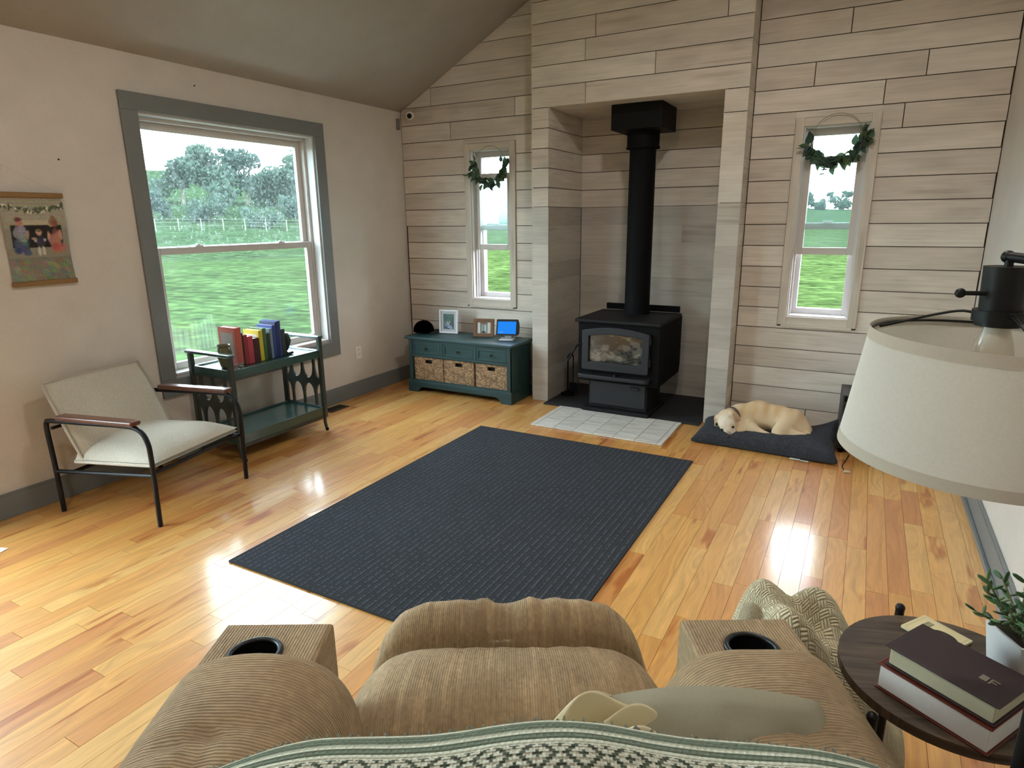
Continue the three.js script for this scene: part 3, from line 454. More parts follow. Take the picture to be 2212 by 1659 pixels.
const pic1 = canvasTex(128, 192, (c, w, h) => { c.fillStyle = '#3c5652'; c.fillRect(0, 0, w, h); for (let i = 0; i < 60; i++) { c.fillStyle = `rgba(${60 + rnd() * 60},${100 + rnd() * 50},${90 + rnd() * 40},.35)`; c.beginPath(); c.arc(rnd() * w, rnd() * h * 0.6, 8 + rnd() * 10, 0, 7); c.fill(); } for (let i = 0; i < 26; i++) { c.fillStyle = ['#9aa8c8', '#c8ccd8', '#5a6cab', '#7f95a0'][i % 4]; c.beginPath(); c.arc(w * (0.2 + 0.6 * rnd()), h * (0.62 + 0.3 * rnd()), 8 + rnd() * 9, 0, 7); c.fill(); } c.fillStyle = '#dcc4b4'; for (const [x, y] of [[0.38, 0.55], [0.6, 0.52], [0.5, 0.66]]) { c.beginPath(); c.arc(w * x, h * y, 9, 0, 7); c.fill(); } });
const pic2 = canvasTex(128, 128, (c, w, h) => { c.fillStyle = '#dcdcd8'; c.fillRect(0, 0, w, h); c.fillStyle = '#6f7f76'; c.fillRect(w * 0.22, 0, w * 0.56, h); c.fillStyle = '#8fa39a'; c.fillRect(w * 0.3, h * 0.2, w * 0.16, h * 0.7); c.fillStyle = '#b8c4c8'; c.fillRect(w * 0.52, h * 0.22, w * 0.18, h * 0.7); c.fillStyle = '#a5604c'; c.fillRect(w * 0.3, 0, w * 0.4, h * 0.14); c.fillStyle = '#33302c'; c.beginPath(); c.arc(w * 0.48, h * 0.92, 16, 0, 7); c.fill(); });
photoFrame('framed_photo', 'white photo frame with white mat standing on the teal bench', 0.578, 0.2, 0.178, 0.212, 0.016, 0.2, 0.06, M({ color: srgb(228, 228, 232), roughness: 0.4 }), M({ color: srgb(200, 204, 206), roughness: 0.9 }), { t: pic1, m: [0.022, 0.022] });
photoFrame('framed_photo', 'brown wooden photo frame standing between white frame and smart display', 0.957, 0.215, 0.185, 0.158, 0.03, 0.3, 0.16, M({ color: srgb(128, 92, 64), map: plankTex, roughness: 0.5 }), M({ color: srgb(190, 190, 186), roughness: 0.9 }), { t: pic2, m: [0.004, 0.002] });
{ // smart display
  const d = thing('smart_display', 'smart display with blue lit screen on a white stand, right end of bench', 'smart display', [1.19, TOPY, 0.2], 0.32);
  part('stand', [bx(-0.06, 0, -0.03, 0.06, 0.008, 0.085, 0.003), bx(-0.03, 0.006, -0.03, 0.03, 0.05, -0.012, 0.004)], M({ color: srgb(225, 226, 230), roughness: 0.4 }), d);
  const s = new THREE.Shape(); s.moveTo(0, 0); s.lineTo(-0.052, 0.118); s.quadraticCurveTo(-0.1, 0.1, -0.11, 0.05); s.quadraticCurveTo(-0.105, 0.005, -0.07, 0.0);
  const g = new THREE.ExtrudeGeometry(s, { depth: 0.176, bevelEnabled: true, bevelSize: 0.006, bevelThickness: 0.006, bevelSegments: 2 }); g.rotateY(-Math.PI / 2); g.translate(0.088, 0.042, 0.046); 
  part('body', metre(g), M({ color: srgb(14, 15, 18), roughness: 0.6 }), d);
  const scr = canvasTex(256, 192, (c, w, h) => { c.fillStyle = '#1787f5'; c.fillRect(0, 0, w, h); c.fillStyle = 'rgba(200,235,255,.55)'; for (const [x, y, q] of [[26, 158, 60], [26, 168, 40]]) c.fillRect(x, y, q, 4); });
  const sg = new THREE.PlaneGeometry(0.158, 0.108); const ln = Math.atan2(0.052, 0.118); sg.rotateX(-ln); sg.translate(0, 0.101, 0.0285);
  part('screen', sg, M({ color: 0x000000, emissive: 0xffffff, emissiveMap: scr, emissiveIntensity: 1.0, roughness: 0.2 }), d);
  const L = new THREE.RectAreaLight(new THREE.Color(0.1, 0.4, 1), 0.9, 0.15, 0.1); L.name = 'screen_light'; L.position.set(0, 0.103, 0.034); L.rotation.set(ln, Math.PI, 0, 'YXZ'); d.add(L);
}
// ---------------------------------------------------------------- small things on the walls
{
  const mw = M({ color: srgb(228, 226, 222), roughness: 0.4 }), mk = M({ color: srgb(12, 12, 14), roughness: 0.15 });
  const c = thing('security_camera', 'white round security camera high in the corner of the plank wall', 'camera', [0.135, 2.4, 0]); part('mount', at(rod([0, 0, 0], [0, 0, 0.02], 0.025, 20)), mw, c); part('housing', [rod([0, 0, 0.02], [0.012, -0.008, 0.06], 0.034, 28, 0.034), at(new THREE.SphereGeometry(0.034, 24, 16), 0, 0, 0.022)], mw, c); part('lens', rod([0.0115, -0.0078, 0.058], [0.0135, -0.009, 0.066], 0.022, 24), mk, c);
  const s = thing('door_sensor', 'small grey sensor box on the left wall beside the corner', 'sensor', [0, 2.335, 0.05]); part('case', bx(0, -0.045, -0.018, 0.016, 0.045, 0.018, 0.004), M({ color: srgb(120, 118, 112), roughness: 0.5 }), s); part('seam', bx(0.004, -0.046, -0.0185, 0.006, 0.046, 0.0185), mIronDark, s);
  const o = thing('power_outlet', 'white power outlet on the left wall beside the large window', 'outlet', [0, 0.385, 0.76]); part('plate', bx(0, -0.057, -0.036, 0.005, 0.057, 0.036, 0.002), mw, o); for (const y of [-0.022, 0.022]) { const k = part('socket', at(rod([0.004, y, 0], [0.0075, y, 0], 0.016, 16)), mw, o); part('slot', [bx(0.0072, y, -0.007, 0.0082, y + 0.009, -0.005), bx(0.0072, y, 0.005, 0.0082, y + 0.009, 0.007)], mIronDark, k); }
  for (const [y, z, l] of [[2.33, 2.06, 'tiny nail in the left wall above the large window'], [1.83, 2.93, 'tiny nail in the left wall above the photo hanging']]) { const n = thing('nail', l, 'nail', [0, y, z]); part('head', rod([0, 0, 0], [0.006, 0, 0], 0.004, 8), mIronDark, n); }
  const v = thing('floor_register', 'dark metal floor vent beside the left baseboard', 'floor vent', [0.115, 0.001, 1.2]); part('frame', frameRing(-0.055, -0.1, 0.055, 0.1, 0, 0.006, 0.012, 0.001).map((g) => at(g, 0, 0, 0, 0, -Math.PI / 2)), mBrass, v); for (let i = 0; i < 9; i++) part('louver', bx(-0.042, 0.0005, -0.085 + i * 0.02, 0.042, 0.004, -0.075 + i * 0.02), mBrass, v); part('duct', bx(-0.045, 0, -0.09, 0.045, 0.0008, 0.09), mIronDark, v);
  const pp = thing('paper_sheet', 'white sheet of paper on the floor at the left edge', 'paper', [0.3, 0.0012, 3.74], 0.35); part('sheet', bx(-0.105, 0, -0.05, 0.105, 0.0012, 0.1), M({ color: srgb(235, 235, 238), roughness: 0.6 }), pp);
}
{ // photo hanging
  const t = canvasTex(84, 118, (c, w, h) => {
    c.scale(0.28, 0.28); w = 300; h = 420;
    c.fillStyle = '#8d8a7c'; c.fillRect(0, 0, w, h);
    for (let i = 0; i < 16; i++) { c.fillStyle = `rgba(${150 + rnd() * 30},${145 + rnd() * 30},${125 + rnd() * 25},.8)`; c.fillRect(0, i * 10, w, 8); }
    c.fillStyle = '#5b5f4c'; for (let i = 0; i < 90; i++) { const x = rnd() * w, y = 30 + 26 * Math.sin((x / w) * 3.14) + rnd() * 22; c.beginPath(); c.ellipse(x, y, 9, 4, rnd() * 3, 0, 7); c.fillStyle = rnd() < 0.25 ? '#e2dcc4' : '#4e5340'; c.fill(); }
    c.fillStyle = '#a59f8c'; c.fillRect(20, 95, 260, 14); c.fillStyle = '#b8ad92'; c.fillRect(70, 115, 150, 24); c.fillStyle = '#15110f'; c.fillRect(30, 140, 240, 110);
    c.fillStyle = '#8c8676'; c.fillRect(0, 250, w, 50); c.fillStyle = '#7d7b6e'; c.fillRect(0, 300, w, 120); for (let i = 0; i < 70; i++) { c.fillStyle = `rgba(${90 + rnd() * 80},${88 + rnd() * 75},${75 + rnd() * 60},.6)`; c.beginPath(); c.ellipse(rnd() * w, 310 + rnd() * 105, 10 + rnd() * 16, 6 + rnd() * 8, rnd(), 0, 7); c.fill(); }
    const blob = (x, y, rx, ry, col, n = 14) => { for (let i = 0; i < n; i++) { c.fillStyle = col.map((v) => v + rr(-26, 26)).reduce((q, v) => q + Math.round(clamp(v, 0, 255)) + ',', 'rgba(') + '0.55)'; const q = Math.sqrt(rnd()) * 0.7, t2 = rnd() * 6.28; c.beginPath(); c.ellipse(x + Math.cos(t2) * q * rx, y + Math.sin(t2) * q * ry, rx * 0.55, ry * 0.55, 0, 0, 7); c.fill(); } };
    // man crouching at left in a pale striped shirt and jeans
    blob(70, 235, 34, 34, [70, 92, 124]); blob(52, 262, 20, 16, [58, 78, 110]); blob(92, 268, 18, 20, [64, 84, 116]); blob(74, 178, 32, 40, [150, 162, 166]); for (let i = 0; i < 6; i++) { c.fillStyle = 'rgba(90,104,116,.5)'; c.fillRect(46, 150 + i * 11, 56, 4); } blob(72, 124, 16, 20, [176, 128, 104]); blob(70, 110, 18, 11, [112, 62, 54]); blob(106, 186, 8, 22, [182, 140, 116]); blob(128, 206, 16, 7, [182, 140, 116]);
    // toddler in a dark vest and white trousers
    blob(158, 222, 20, 26, [58, 54, 66]); blob(149, 268, 9, 22, [206, 196, 182]); blob(170, 266, 9, 22, [204, 194, 180]); blob(158, 178, 15, 17, [200, 156, 132]); blob(158, 166, 15, 8, [122, 92, 70]); blob(136, 214, 8, 10, [176, 170, 178]); blob(182, 212, 8, 10, [170, 166, 178]);
    // woman at right in a pink dress
    blob(232, 206, 32, 46, [186, 120, 102]); blob(246, 252, 34, 30, [180, 104, 92]); blob(224, 130, 16, 19, [196, 152, 128]); blob(234, 124, 18, 28, [134, 98, 72]); blob(204, 196, 8, 24, [192, 146, 124]); blob(262, 190, 9, 30, [196, 146, 124]);
    for (let i = 0; i < 900; i++) { c.fillStyle = rnd() < 0.5 ? 'rgba(30,26,20,.16)' : 'rgba(230,222,200,.14)'; c.fillRect(rnd() * w, rnd() * h, 5, 4); }
  });
  const h = thing('photo_hanging', 'family photo print hung between wooden rails on the left wall', 'wall hanging', [0.004, 1.186, 3.105]), mR = M({ color: srgb(150, 116, 68), map: woodTex, roughness: 0.6 });
  const g = new THREE.PlaneGeometry(0.295, 0.43, 10, 14); { const p = g.attributes.position; for (let i = 0; i < p.count; i++) p.setZ(i, 0.003 + 0.006 * Math.sin((p.getY(i) / 0.43) * 7)); g.computeVertexNormals(); } g.rotateY(Math.PI / 2); g.translate(0.008, 0.235, 0); part('print', g, M({ map: t, roughness: 0.7, side: THREE.DoubleSide }), h);
  for (const y of [0, 0.445]) part('rail', bx(0, y, -0.155, 0.02, y + 0.026, 0.155, 0.005, 'z'), mR, h);
  part('string', [tube([[0.012, 0.47, -0.14], [0.012, 0.56, 0.03], [0.012, 0.64, 0.145]].slice(0, 2).concat([[0.012, 0.6, 0.1]]), 0.0008, 12, 5), tube([[0.012, 0.6, 0.1], [0.012, 0.47, 0.14]], 0.0008, 4, 5)], M({ color: srgb(200, 190, 170) }), h);
}
// ---------------------------------------------------------------- rug
{
  const rt = tex(1024, 1024, (u, v) => {
    const n = 48, i = Math.floor(u * n), fu = u * n - i, line = Math.exp(-Math.pow((fu - 0.5) / 0.13, 2)), dash = sst(0.35, 0.5, vnoise(i * 7.3, v * 260, 4096, 260)), w = fbm(u * 300, v * 300, 300, 300, 2), p = fbm(u * 4, v * 4, 4, 4, 4);
    const k = 0.165 + 0.035 * (w - 0.5) + 0.03 * (p - 0.5) + 0.13 * line * dash; return [k * 0.95, k * 1.0, k * 1.13];
  }, true, 1.55, 1.55);
  const rb = tex(1024, 512, (u, v) => 0.5 * Math.abs(Math.sin(u * 3.1416 * 96)) + 0.5 * fbm(u * 200, v * 200, 200, 200, 2), false, 1.55, 1.55);
  const r = thing('area_rug', 'dark navy rectangular rug with thin dashed stripes on the wood floor', 'rug', [2.215, 0.0008, 2.15]);
  const hw = 0.778, hl = 1.09, wr = (x, z) => 0.0035 * Math.exp(-Math.pow((z - 0.3 - 0.12 * x) / 0.012, 2)) + 0.003 * Math.exp(-Math.pow((z + 0.25 - 0.1 * x) / 0.014, 2)) + 0.002 * (fbm(x * 6 + 9, z * 6 + 9) - 0.5);
  const g = grid(60, 90, (i, j) => { const x = (i * 2 - 1) * hw, z = (j * 2 - 1) * hl; return [x, 0.008 + wr(x, z), -z]; }); { const p = g.attributes.position, u = g.attributes.uv; for (let i = 0; i < p.count; i++) u.setXY(i, p.getX(i), p.getZ(i)); }
  part('pile', g, M({ map: rt, bumpMap: rb, bumpScale: 0.002, roughness: 1 }), r);
  part('binding', [bx(-hw - 0.008, 0, -hl - 0.008, hw + 0.008, 0.0085, -hl + 0.002, 0.003), bx(-hw - 0.008, 0, hl - 0.002, hw + 0.008, 0.0085, hl + 0.008, 0.003), bx(-hw - 0.008, 0, -hl, -hw + 0.002, 0.0085, hl, 0.003), bx(hw - 0.002, 0, -hl, hw + 0.008, 0.0085, hl, 0.003)], M({ color: srgb(40, 42, 44), roughness: 1 }), r);
  part('backing', bx(-hw, 0, -hl, hw, 0.005, hl), mIronDark, r);
}
// ---------------------------------------------------------------- armchair
const weave = tex(256, 256, (u, v) => { const k = 0.9 + 0.1 * (Math.sin(u * 6.283 * 42) * Math.sin(v * 6.283 * 42)) + 0.12 * (fbm(u * 60, v * 60, 60, 60, 2) - 0.5); return k; }, true, 0.2, 0.2);
const weaveB = tex(256, 256, (u, v) => 0.5 + 0.5 * Math.sin(u * 6.283 * 42) * Math.sin(v * 6.283 * 42), false, 0.2, 0.2);
{
  const c = thing('armchair', 'cream upholstered armchair with black metal frame and wooden armrests', 'chair', [0.432, 0.0005, 2.925], 0.2065);
  const mF = M({ color: srgb(22, 22, 26), roughness: 0.45, metalness: 0.4 }), mU = M({ color: srgb(228, 219, 200), map: weave, bumpMap: weaveB, bumpScale: 0.0008, roughness: 0.95 });
  const mA = MP({ color: srgb(112, 62, 42), map: woodTex, roughness: 0.35, clearcoat: 0.5, clearcoatRoughness: 0.2 });
  for (const s of [-1, 1]) {
    const z = s * 0.3225;
    part('side_frame', tube([[-0.3245, 0, z], [-0.3255, 0.25, z], [-0.33, 0.49, z], [-0.322, 0.508, z], [-0.3, 0.511, z], [0.0, 0.52, z], [0.2, 0.5245, z], [0.26, 0.52, z], [0.305, 0.495, z], [0.33, 0.44, z], [0.334, 0.38, z], [0.3245, 0, z]], 0.0125, 90, 12), mF, c);
    part('side_rail', rod([-0.32, 0.23, z], [0.326, 0.275, z], 0.011), mF, c);
    part('armrest', bx(-0.225, 0, -0.031, 0.275, 0.026, 0.031, 0.009).rotateZ(0.012).translate(0, 0.5285, z), mA, c);
  }
  part('cross_rail', rod([0.3, 0.272, -0.32], [0.3, 0.272, 0.32], 0.011), mF, c); part('cross_rail', rod([-0.2, 0.24, -0.32], [-0.2, 0.24, 0.32], 0.011), mF, c); part('cross_rail', rod([-0.3, 0.47, -0.32], [-0.3, 0.47, 0.32], 0.009), mF, c);
  const seat = grid(36, 36, (i, j) => { const s = i * 2 - 1, t = j * 2 - 1, e = Math.pow(Math.max(0, 1 - Math.pow(Math.abs(t), 2.6)), 0.6), f = i < 0.62 ? 1 : Math.pow(Math.max(0, 1 - Math.pow((i - 0.62) / 0.38, 1.9)), 0.65); return [0.062 + s * 0.262, 0.288 + 0.03 * i + 0.012 + 0.085 * e * f, -t * 0.302]; });
  const under = grid(8, 8, (i, j) => [0.062 + (i * 2 - 1) * 0.262, 0.288 + 0.03 * i - 0.008, (j * 2 - 1) * 0.302]);
  const lip = [bx(-0.2, 0.28, -0.304, 0.324, 0.3, 0.304, 0.009).applyMatrix4(new THREE.Matrix4().makeRotationZ(0.057)).translate(0, 0.0075, 0)];
  part('seat', [seat, under, ...lip], mU, c);
  const bk = cushion(0.302, 0.232, 0.036, 0.024, { n: 30, p: 6, q: 0.35, corner: 0.985 }); bk.rotateX(Math.PI / 2); bk.rotateY(Math.PI / 2); bk.rotateZ(0.455); bk.translate(-0.255, 0.49, 0); const bm = part('backrest', bk, mU, c);
  const pp = [[-0.209, -0.299], [0.209, -0.299], [0.209, 0.299], [-0.209, 0.299]]; 
  const loop = [[-0.226, -0.296], [0.226, -0.296], [0.226, 0.296], [-0.226, 0.296]].map(([y, z]) => { const v = V(0.012, y, z).applyAxisAngle(V(0, 0, 1), 0.455); return [v.x - 0.255, v.y + 0.49, v.z]; });
  part('piping', [...loop.map((p, i) => rod(p, loop[(i + 1) % 4], 0.006, 8))], mU, bm);
}
// ---------------------------------------------------------------- tea cart with books
{
  const mG = M({ color: srgb(60, 70, 66), map: tealTex, roughness: 0.32 }), mTray = MP({ color: srgb(46, 84, 80), map: tealTex, roughness: 0.3, clearcoat: 0.8, clearcoatRoughness: 0.12 });
  const c = thing('tea_cart', 'dark green wooden tea cart with oval cut-out ends under the large window', 'cart', [0.25, 0.0005, 2.005]), X = 0.19, Z = 0.372;
  part('tray', [bx(-X + 0.01, 0.575, -Z + 0.01, X - 0.01, 0.592, Z - 0.01, 0.003, 'z'), bx(X - 0.018, 0.548, -Z + 0.01, X + 0.004, 0.603, Z - 0.01, 0.004, 'z'), bx(-X - 0.004, 0.548, -Z + 0.01, -X + 0.018, 0.603, Z - 0.01, 0.004, 'z'), bx(-X, 0.548, -Z - 0.004, X, 0.603, -Z + 0.016, 0.004), bx(-X, 0.548, Z - 0.016, X, 0.603, Z + 0.004, 0.004)], mTray, c);
  part('shelf', [bx(-X + 0.01, 0.15, -Z + 0.01, X - 0.01, 0.168, Z - 0.01, 0.003, 'z'), bx(X - 0.014, 0.115, -Z + 0.01, X + 0.004, 0.178, Z - 0.01, 0.004, 'z'), bx(-X - 0.004, 0.115, -Z + 0.01, -X + 0.014, 0.178, Z - 0.01, 0.004, 'z'), bx(-X, 0.115, -Z - 0.002, X, 0.178, -Z + 0.014, 0.004), bx(-X, 0.115, Z - 0.014, X, 0.178, Z + 0.002, 0.004)], mTray, c);
  for (const sz of [-1, 1]) {
    for (const sx of [-1, 1]) {
      const x = sx * X, z = sz * Z, leg = part('leg', [bx(x - 0.015, 0.1, z - 0.015, x + 0.015, 0.688, z + 0.015, 0.004, 'y'), ...(sx > 0 || 1 ? [tube([[x, 0.11, z], [x - sx * 0.004, 0.07, z - sz * 0.002], [x + sx * 0.006, 0.03, z - sz * 0.004], [x + sx * 0.022, 0.012, z - sz * 0.012]], 0.012, 14, 8)] : [])], mG, c);
      part('foot', at(new THREE.SphereGeometry(0.0125, 12, 8), x + sx * 0.022, 0.0125, z - sz * 0.012), mIronDark, leg);
    }
    part('handle', bx(-X - 0.03, 0.686, sz * Z - 0.024, X + 0.02, 0.706, sz * Z + 0.024, 0.009), mTray, c);
    const s = new THREE.Shape([[-X + 0.014, 0.178], [X - 0.014, 0.178], [X - 0.014, 0.55], [-X + 0.014, 0.55]].map((q) => new THREE.Vector2(...q)));
    const w = 2 * X - 0.028, hx = (f) => -X + 0.014 + f * w, hole = (f0, f1, up) => {
      const a = hx(f0), b = hx(f1), p = new THREE.Path(), half = f0 === 0.02 ? -1 : f1 === 0.98 ? 1 : 0, pts = [], n = 14, R = b - a, y0 = up ? 0.545 : 0.183, ye = up ? 0.405 : 0.325, rad = 0.062;
      const yy = (k) => (up ? ye + rad * (1 - k) - rad * 0 : ye - rad * (1 - k));
      for (let i = 0; i <= n; i++) { const t = i / n, x = a + R * t, q = half ? (half < 0 ? t : 1 - t) : Math.abs(2 * t - 1), e = Math.sqrt(Math.max(0, 1 - q * q)); pts.push([x, up ? 0.47 - 0.085 * e : 0.262 + 0.085 * e]); }
      p.moveTo(a, y0); for (const q of pts) p.lineTo(...q); p.lineTo(b, y0); p.closePath(); s.holes.push(p);
    };
    for (const [a, b] of [[0.02, 0.15], [0.19, 0.48], [0.52, 0.81], [0.85, 0.98]]) { hole(a, b, true); hole(a, b, false); }
    const e = new THREE.ExtrudeGeometry(s, { depth: 0.014, bevelEnabled: true, bevelSize: 0.0015, bevelThickness: 0.0015, bevelSegments: 1 }); e.translate(0, 0, sz * Z - 0.007); part('end_panel', metre(e, 'y'), mG, c);
  }
  part('apron', [bx(-X, 0.085, -Z + 0.01, -X + 0.012, 0.115, Z - 0.01), bx(X - 0.012, 0.09, -Z + 0.01, X, 0.115, Z - 0.01)], mG, c);
}
function book(label, z0, z1, h, col, depth, { base = 0.5945, x1 = 0.335, cover = null, cy = 0 } = {}) {
  const t = z1 - z0, b = thing('book', label, 'book', [x1, base, (z0 + z1) / 2], 0, 'books standing on the tea cart'), m = M({ color: srgb(...col), roughness: 0.55, map: wallTex });
  part('cover', [bx(-depth, 0, -t / 2, 0.0, h, -t / 2 + 0.0025, 0.001), bx(-depth, 0, t / 2 - 0.0025, 0.0, h, t / 2, 0.001), bx(-0.004, 0, -t / 2, 0.0005, h, t / 2, 0.0015)], m, b);
  part('pages', bx(-depth + 0.004, 0.003, -t / 2 + 0.0026, -0.004, h - 0.004, t / 2 - 0.0026), M({ color: srgb(226, 220, 206), roughness: 0.9 }), b);
  if (cover) part('cover_print', bx(-depth * 0.85, h * 0.28, t / 2, -depth * 0.15, h * 0.86, t / 2 + 0.0006), M({ color: srgb(...cover), map: plankTex, roughness: 0.6 }), b);
  return b;
}
book('tall coral red book with grey picture on its cover', 2.192, 2.238, 0.25, [186, 92, 78], 0.165, { cover: [168, 160, 152] });
book('thin black book behind the tall coral book', 2.181, 2.191, 0.212, [28, 24, 24], 0.14);
book('brick red book beside the thin black book', 2.15, 2.18, 0.195, [148, 44, 44], 0.14);
book('rose pink book between the red and maroon books', 2.108, 2.149, 0.18, [186, 66, 82], 0.135);
book('dark maroon book beside the yellow book', 2.06, 2.107, 0.16, [66, 22, 26], 0.14);
book('yellow book with a white front cover', 2.026, 2.056, 0.207, [208, 192, 48], 0.15, { cover: [228, 226, 214] });
book('green book just right of the yellow book', 1.997, 2.024, 0.216, [62, 104, 56], 0.155);
book('short dark green book between green and pale books', 1.968, 1.995, 0.178, [30, 48, 36], 0.135);
book('pale grey-blue book among the dark blue books', 1.945, 1.966, 0.205, [128, 142, 160], 0.14);
book('royal blue book right of the pale book', 1.917, 1.943, 0.224, [44, 66, 140], 0.15);
book('navy blue book second from the bookend', 1.895, 1.915, 0.244, [30, 42, 92], 0.155);
book('tall blue book, tallest on the right of the row', 1.872, 1.893, 0.249, [38, 60, 124], 0.16);
book('dark olive book against the right bookend', 1.838, 1.87, 0.187, [52, 54, 44], 0.135);
{
  const mO = MP({ color: srgb(92, 88, 48), roughness: 0.3, clearcoat: 0.5 }), p = thing('small_pot', 'small olive glazed pot at the left end of the books', 'pot', [0.29, 0.5935, 2.298]);
  part('body', lathe([[0, 0], [0.028, 0.001], [0.034, 0.02], [0.045, 0.075], [0.046, 0.1], [0.038, 0.132], [0.036, 0.14], [0.044, 0.15], [0.04, 0.15], [0.031, 0.138], [0.036, 0.1], [0, 0.03]], 28), mO, p); part('handle', tube([[0.04, 0.125, 0], [0.06, 0.115, 0], [0.058, 0.085, 0], [0.043, 0.075, 0]], 0.004, 16, 8), mO, p);
  const v = thing('glass_votive', 'small clear glass votive beside the coral book', 'votive', [0.392, 0.5935, 2.262]); part('cup', lathe([[0, 0], [0.018, 0], [0.022, 0.035], [0.02, 0.035], [0.016, 0.005], [0, 0.005]], 20), MP({ transmission: 1, thickness: 0.002, roughness: 0.05, color: srgb(220, 230, 225) }), v); part('wax', lathe([[0, 0.006], [0.015, 0.006], [0.017, 0.018], [0, 0.018]], 16), M({ color: srgb(210, 200, 180) }), v);
  const b = thing('bookend', 'dark green rounded ceramic bookend at the right end of the books', 'bookend', [0.29, 0.5935, 1.808]), mB = MP({ color: srgb(28, 46, 42), roughness: 0.3, clearcoat: 0.6 });
  part('plinth', bx(-0.05, 0, -0.03, 0.05, 0.02, 0.028, 0.006), mB, b);
  part('figure', taperGeo(new THREE.SphereGeometry(0.06, 28, 20), (x, y, z) => [x * 0.85 + 0.012 * Math.sin(y * 40), y * 1.15 + 0.082, z * 0.46]), mB, b); part('head', at(new THREE.SphereGeometry(0.025, 18, 12), 0.012, 0.128, -0.004), mB, b);
}
// ---------------------------------------------------------------- wreaths
const leafGeo = (() => { const g = grid(4, 4, (i, j) => { const t = j, w = 0.5 * Math.sin(Math.PI * Math.pow(t, 0.75)), s = i * 2 - 1; return [s * w * 0.62, 0.14 * s * s * w + 0.1 * Math.sin(t * 3), t]; }); return g; })();
const mLeaf = [[62, 88, 66], [48, 74, 60], [84, 108, 84], [70, 92, 52], [40, 62, 54]].map((c) => MP({ color: srgb(...c), roughness: 0.7, side: THREE.DoubleSide, transmission: 0.12, thickness: 0 }));
function leafAt(parent, p, dir, size, m, roll = 0) {
  const l = part('leaf', leafGeo, m, parent), d = V(...dir).normalize(); l.quaternion.setFromUnitVectors(V(0, 0, 1), d).multiply(new THREE.Quaternion().setFromAxisAngle(V(0, 0, 1), roll)); l.position.set(...p); l.scale.setScalar(size); return l;
}
function wreath(label, x, y, R, a0, a1, extra) {
  const w = thing('eucalyptus_wreath', label, 'wreath', [x, y, 0.035]), mW = M({ color: srgb(150, 136, 112), roughness: 0.4, metalness: 0.5 });
  part('hoop', new THREE.TorusGeometry(R, 0.0022, 6, 60), mW, w); part('hook', rod([0, R, 0], [0, R, -0.03], 0.002, 6), mW, w);
  const stem = []; for (let i = 0; i <= 20; i++) { const a = mixn(a0, a1, i / 20); stem.push([Math.cos(a) * R, Math.sin(a) * R, 0.006]); } part('stem', tube(stem, 0.004, 40, 6), M({ color: srgb(70, 62, 46) }), w);
  const n = 105; for (let i = 0; i < n; i++) { const a = mixn(a0, a1, (i + rr(-0.4, 0.4)) / n), q = R + rr(-0.018, 0.022), tdir = a + (rnd() < 0.5 ? 1 : -1) * rr(0.5, 1.7), d = [Math.cos(a + Math.PI / 2 * Math.sign(rnd() - 0.5)) + Math.cos(tdir) * 0.9, Math.sin(tdir), rr(-0.1, 0.5)]; leafAt(w, [Math.cos(a) * q, Math.sin(a) * q, rr(0.0, 0.02)], d, rr(0.048, 0.082), pick(mLeaf), rr(-1.2, 1.2)); }
  for (const [px, py, dx, dy, s] of extra) leafAt(w, [px - x, py - y, 0.01], [dx, dy, 0.3], s, pick(mLeaf), rr(-0.6, 0.6));
}
wreath('eucalyptus hoop wreath hanging over the right narrow window', 3.562, 1.99, 0.148, Math.PI * 1.06, Math.PI * 2.06, [[3.375, 1.925, -1, 0.1, 0.055], [3.41, 1.9, -1, -0.6, 0.05], [3.72, 2.0, 0.3, 1, 0.06], [3.74, 1.97, 1, -0.5, 0.06], [3.53, 1.79, -1, -0.1, 0.06], [3.52, 1.765, -1, -0.25, 0.06], [3.55, 1.81, 0.3, -1, 0.06]]);
wreath('eucalyptus hoop wreath hanging over the left narrow window', 0.945, 1.955, 0.142, Math.PI * 0.98, Math.PI * 2.02, [[0.8, 1.98, -0.2, 1, 0.055], [0.795, 1.95, -0.6, 1, 0.05], [0.78, 1.88, -1, -0.2, 0.06], [0.73, 1.865, -1, 0, 0.05], [0.8, 1.84, -1, -0.8, 0.05], [1.06, 1.96, 0.1, 1, 0.055], [1.08, 1.86, 0.2, -1, 0.05], [0.875, 1.79, -0.2, -1, 0.06]]);
// ---------------------------------------------------------------- recliner (own axes: x to its right, -z forwards)
const cordTex = tex(512, 512, (u, v) => { const n = 80, f = v * n % 1, r = 0.5 - 0.5 * Math.cos(f * 6.283), w = fbm(u * 40, v * 80, 40, 80, 3), b = fbm(u * 5, v * 5, 5, 5, 4), k = 0.8 + 0.13 * r + 0.16 * (w - 0.5) + 0.12 * (b - 0.5); return [k, k * 0.985, k * 0.96]; }, true, 0.5, 0.5);
const cordBump = tex(512, 512, (u, v) => { const n = 80, f = v * n % 1; return 0.5 - 0.5 * Math.cos(f * 6.283) + 0.35 * (fbm(u * 60, v * 80, 60, 80, 2) - 0.5); }, false, 0.5, 0.5);
const mCord = M({ color: srgb(192, 167, 133), map: cordTex, bumpMap: cordBump, bumpScale: 0.0018, roughness: 0.95 });
const fineTex = tex(512, 512, (u, v) => { const n = 96, f = v * n % 1, r = 0.5 - 0.5 * Math.cos(f * 6.283), s = fbm(u * 10, v * 96, 10, 96, 3), w = fbm(u * 70, v * 96, 70, 96, 2), b = fbm(u * 6, v * 6, 6, 6, 4), pull = sst(0.66, 0.74, fbm(u * 3, v * 40 + 9, 3, 40, 2)), k = 0.82 + 0.05 * r + 0.14 * (s - 0.5) + 0.16 * (w - 0.5) + 0.12 * (b - 0.5) + 0.07 * pull; return [k, k * 0.985, k * 0.96]; }, true, 0.5, 0.5);
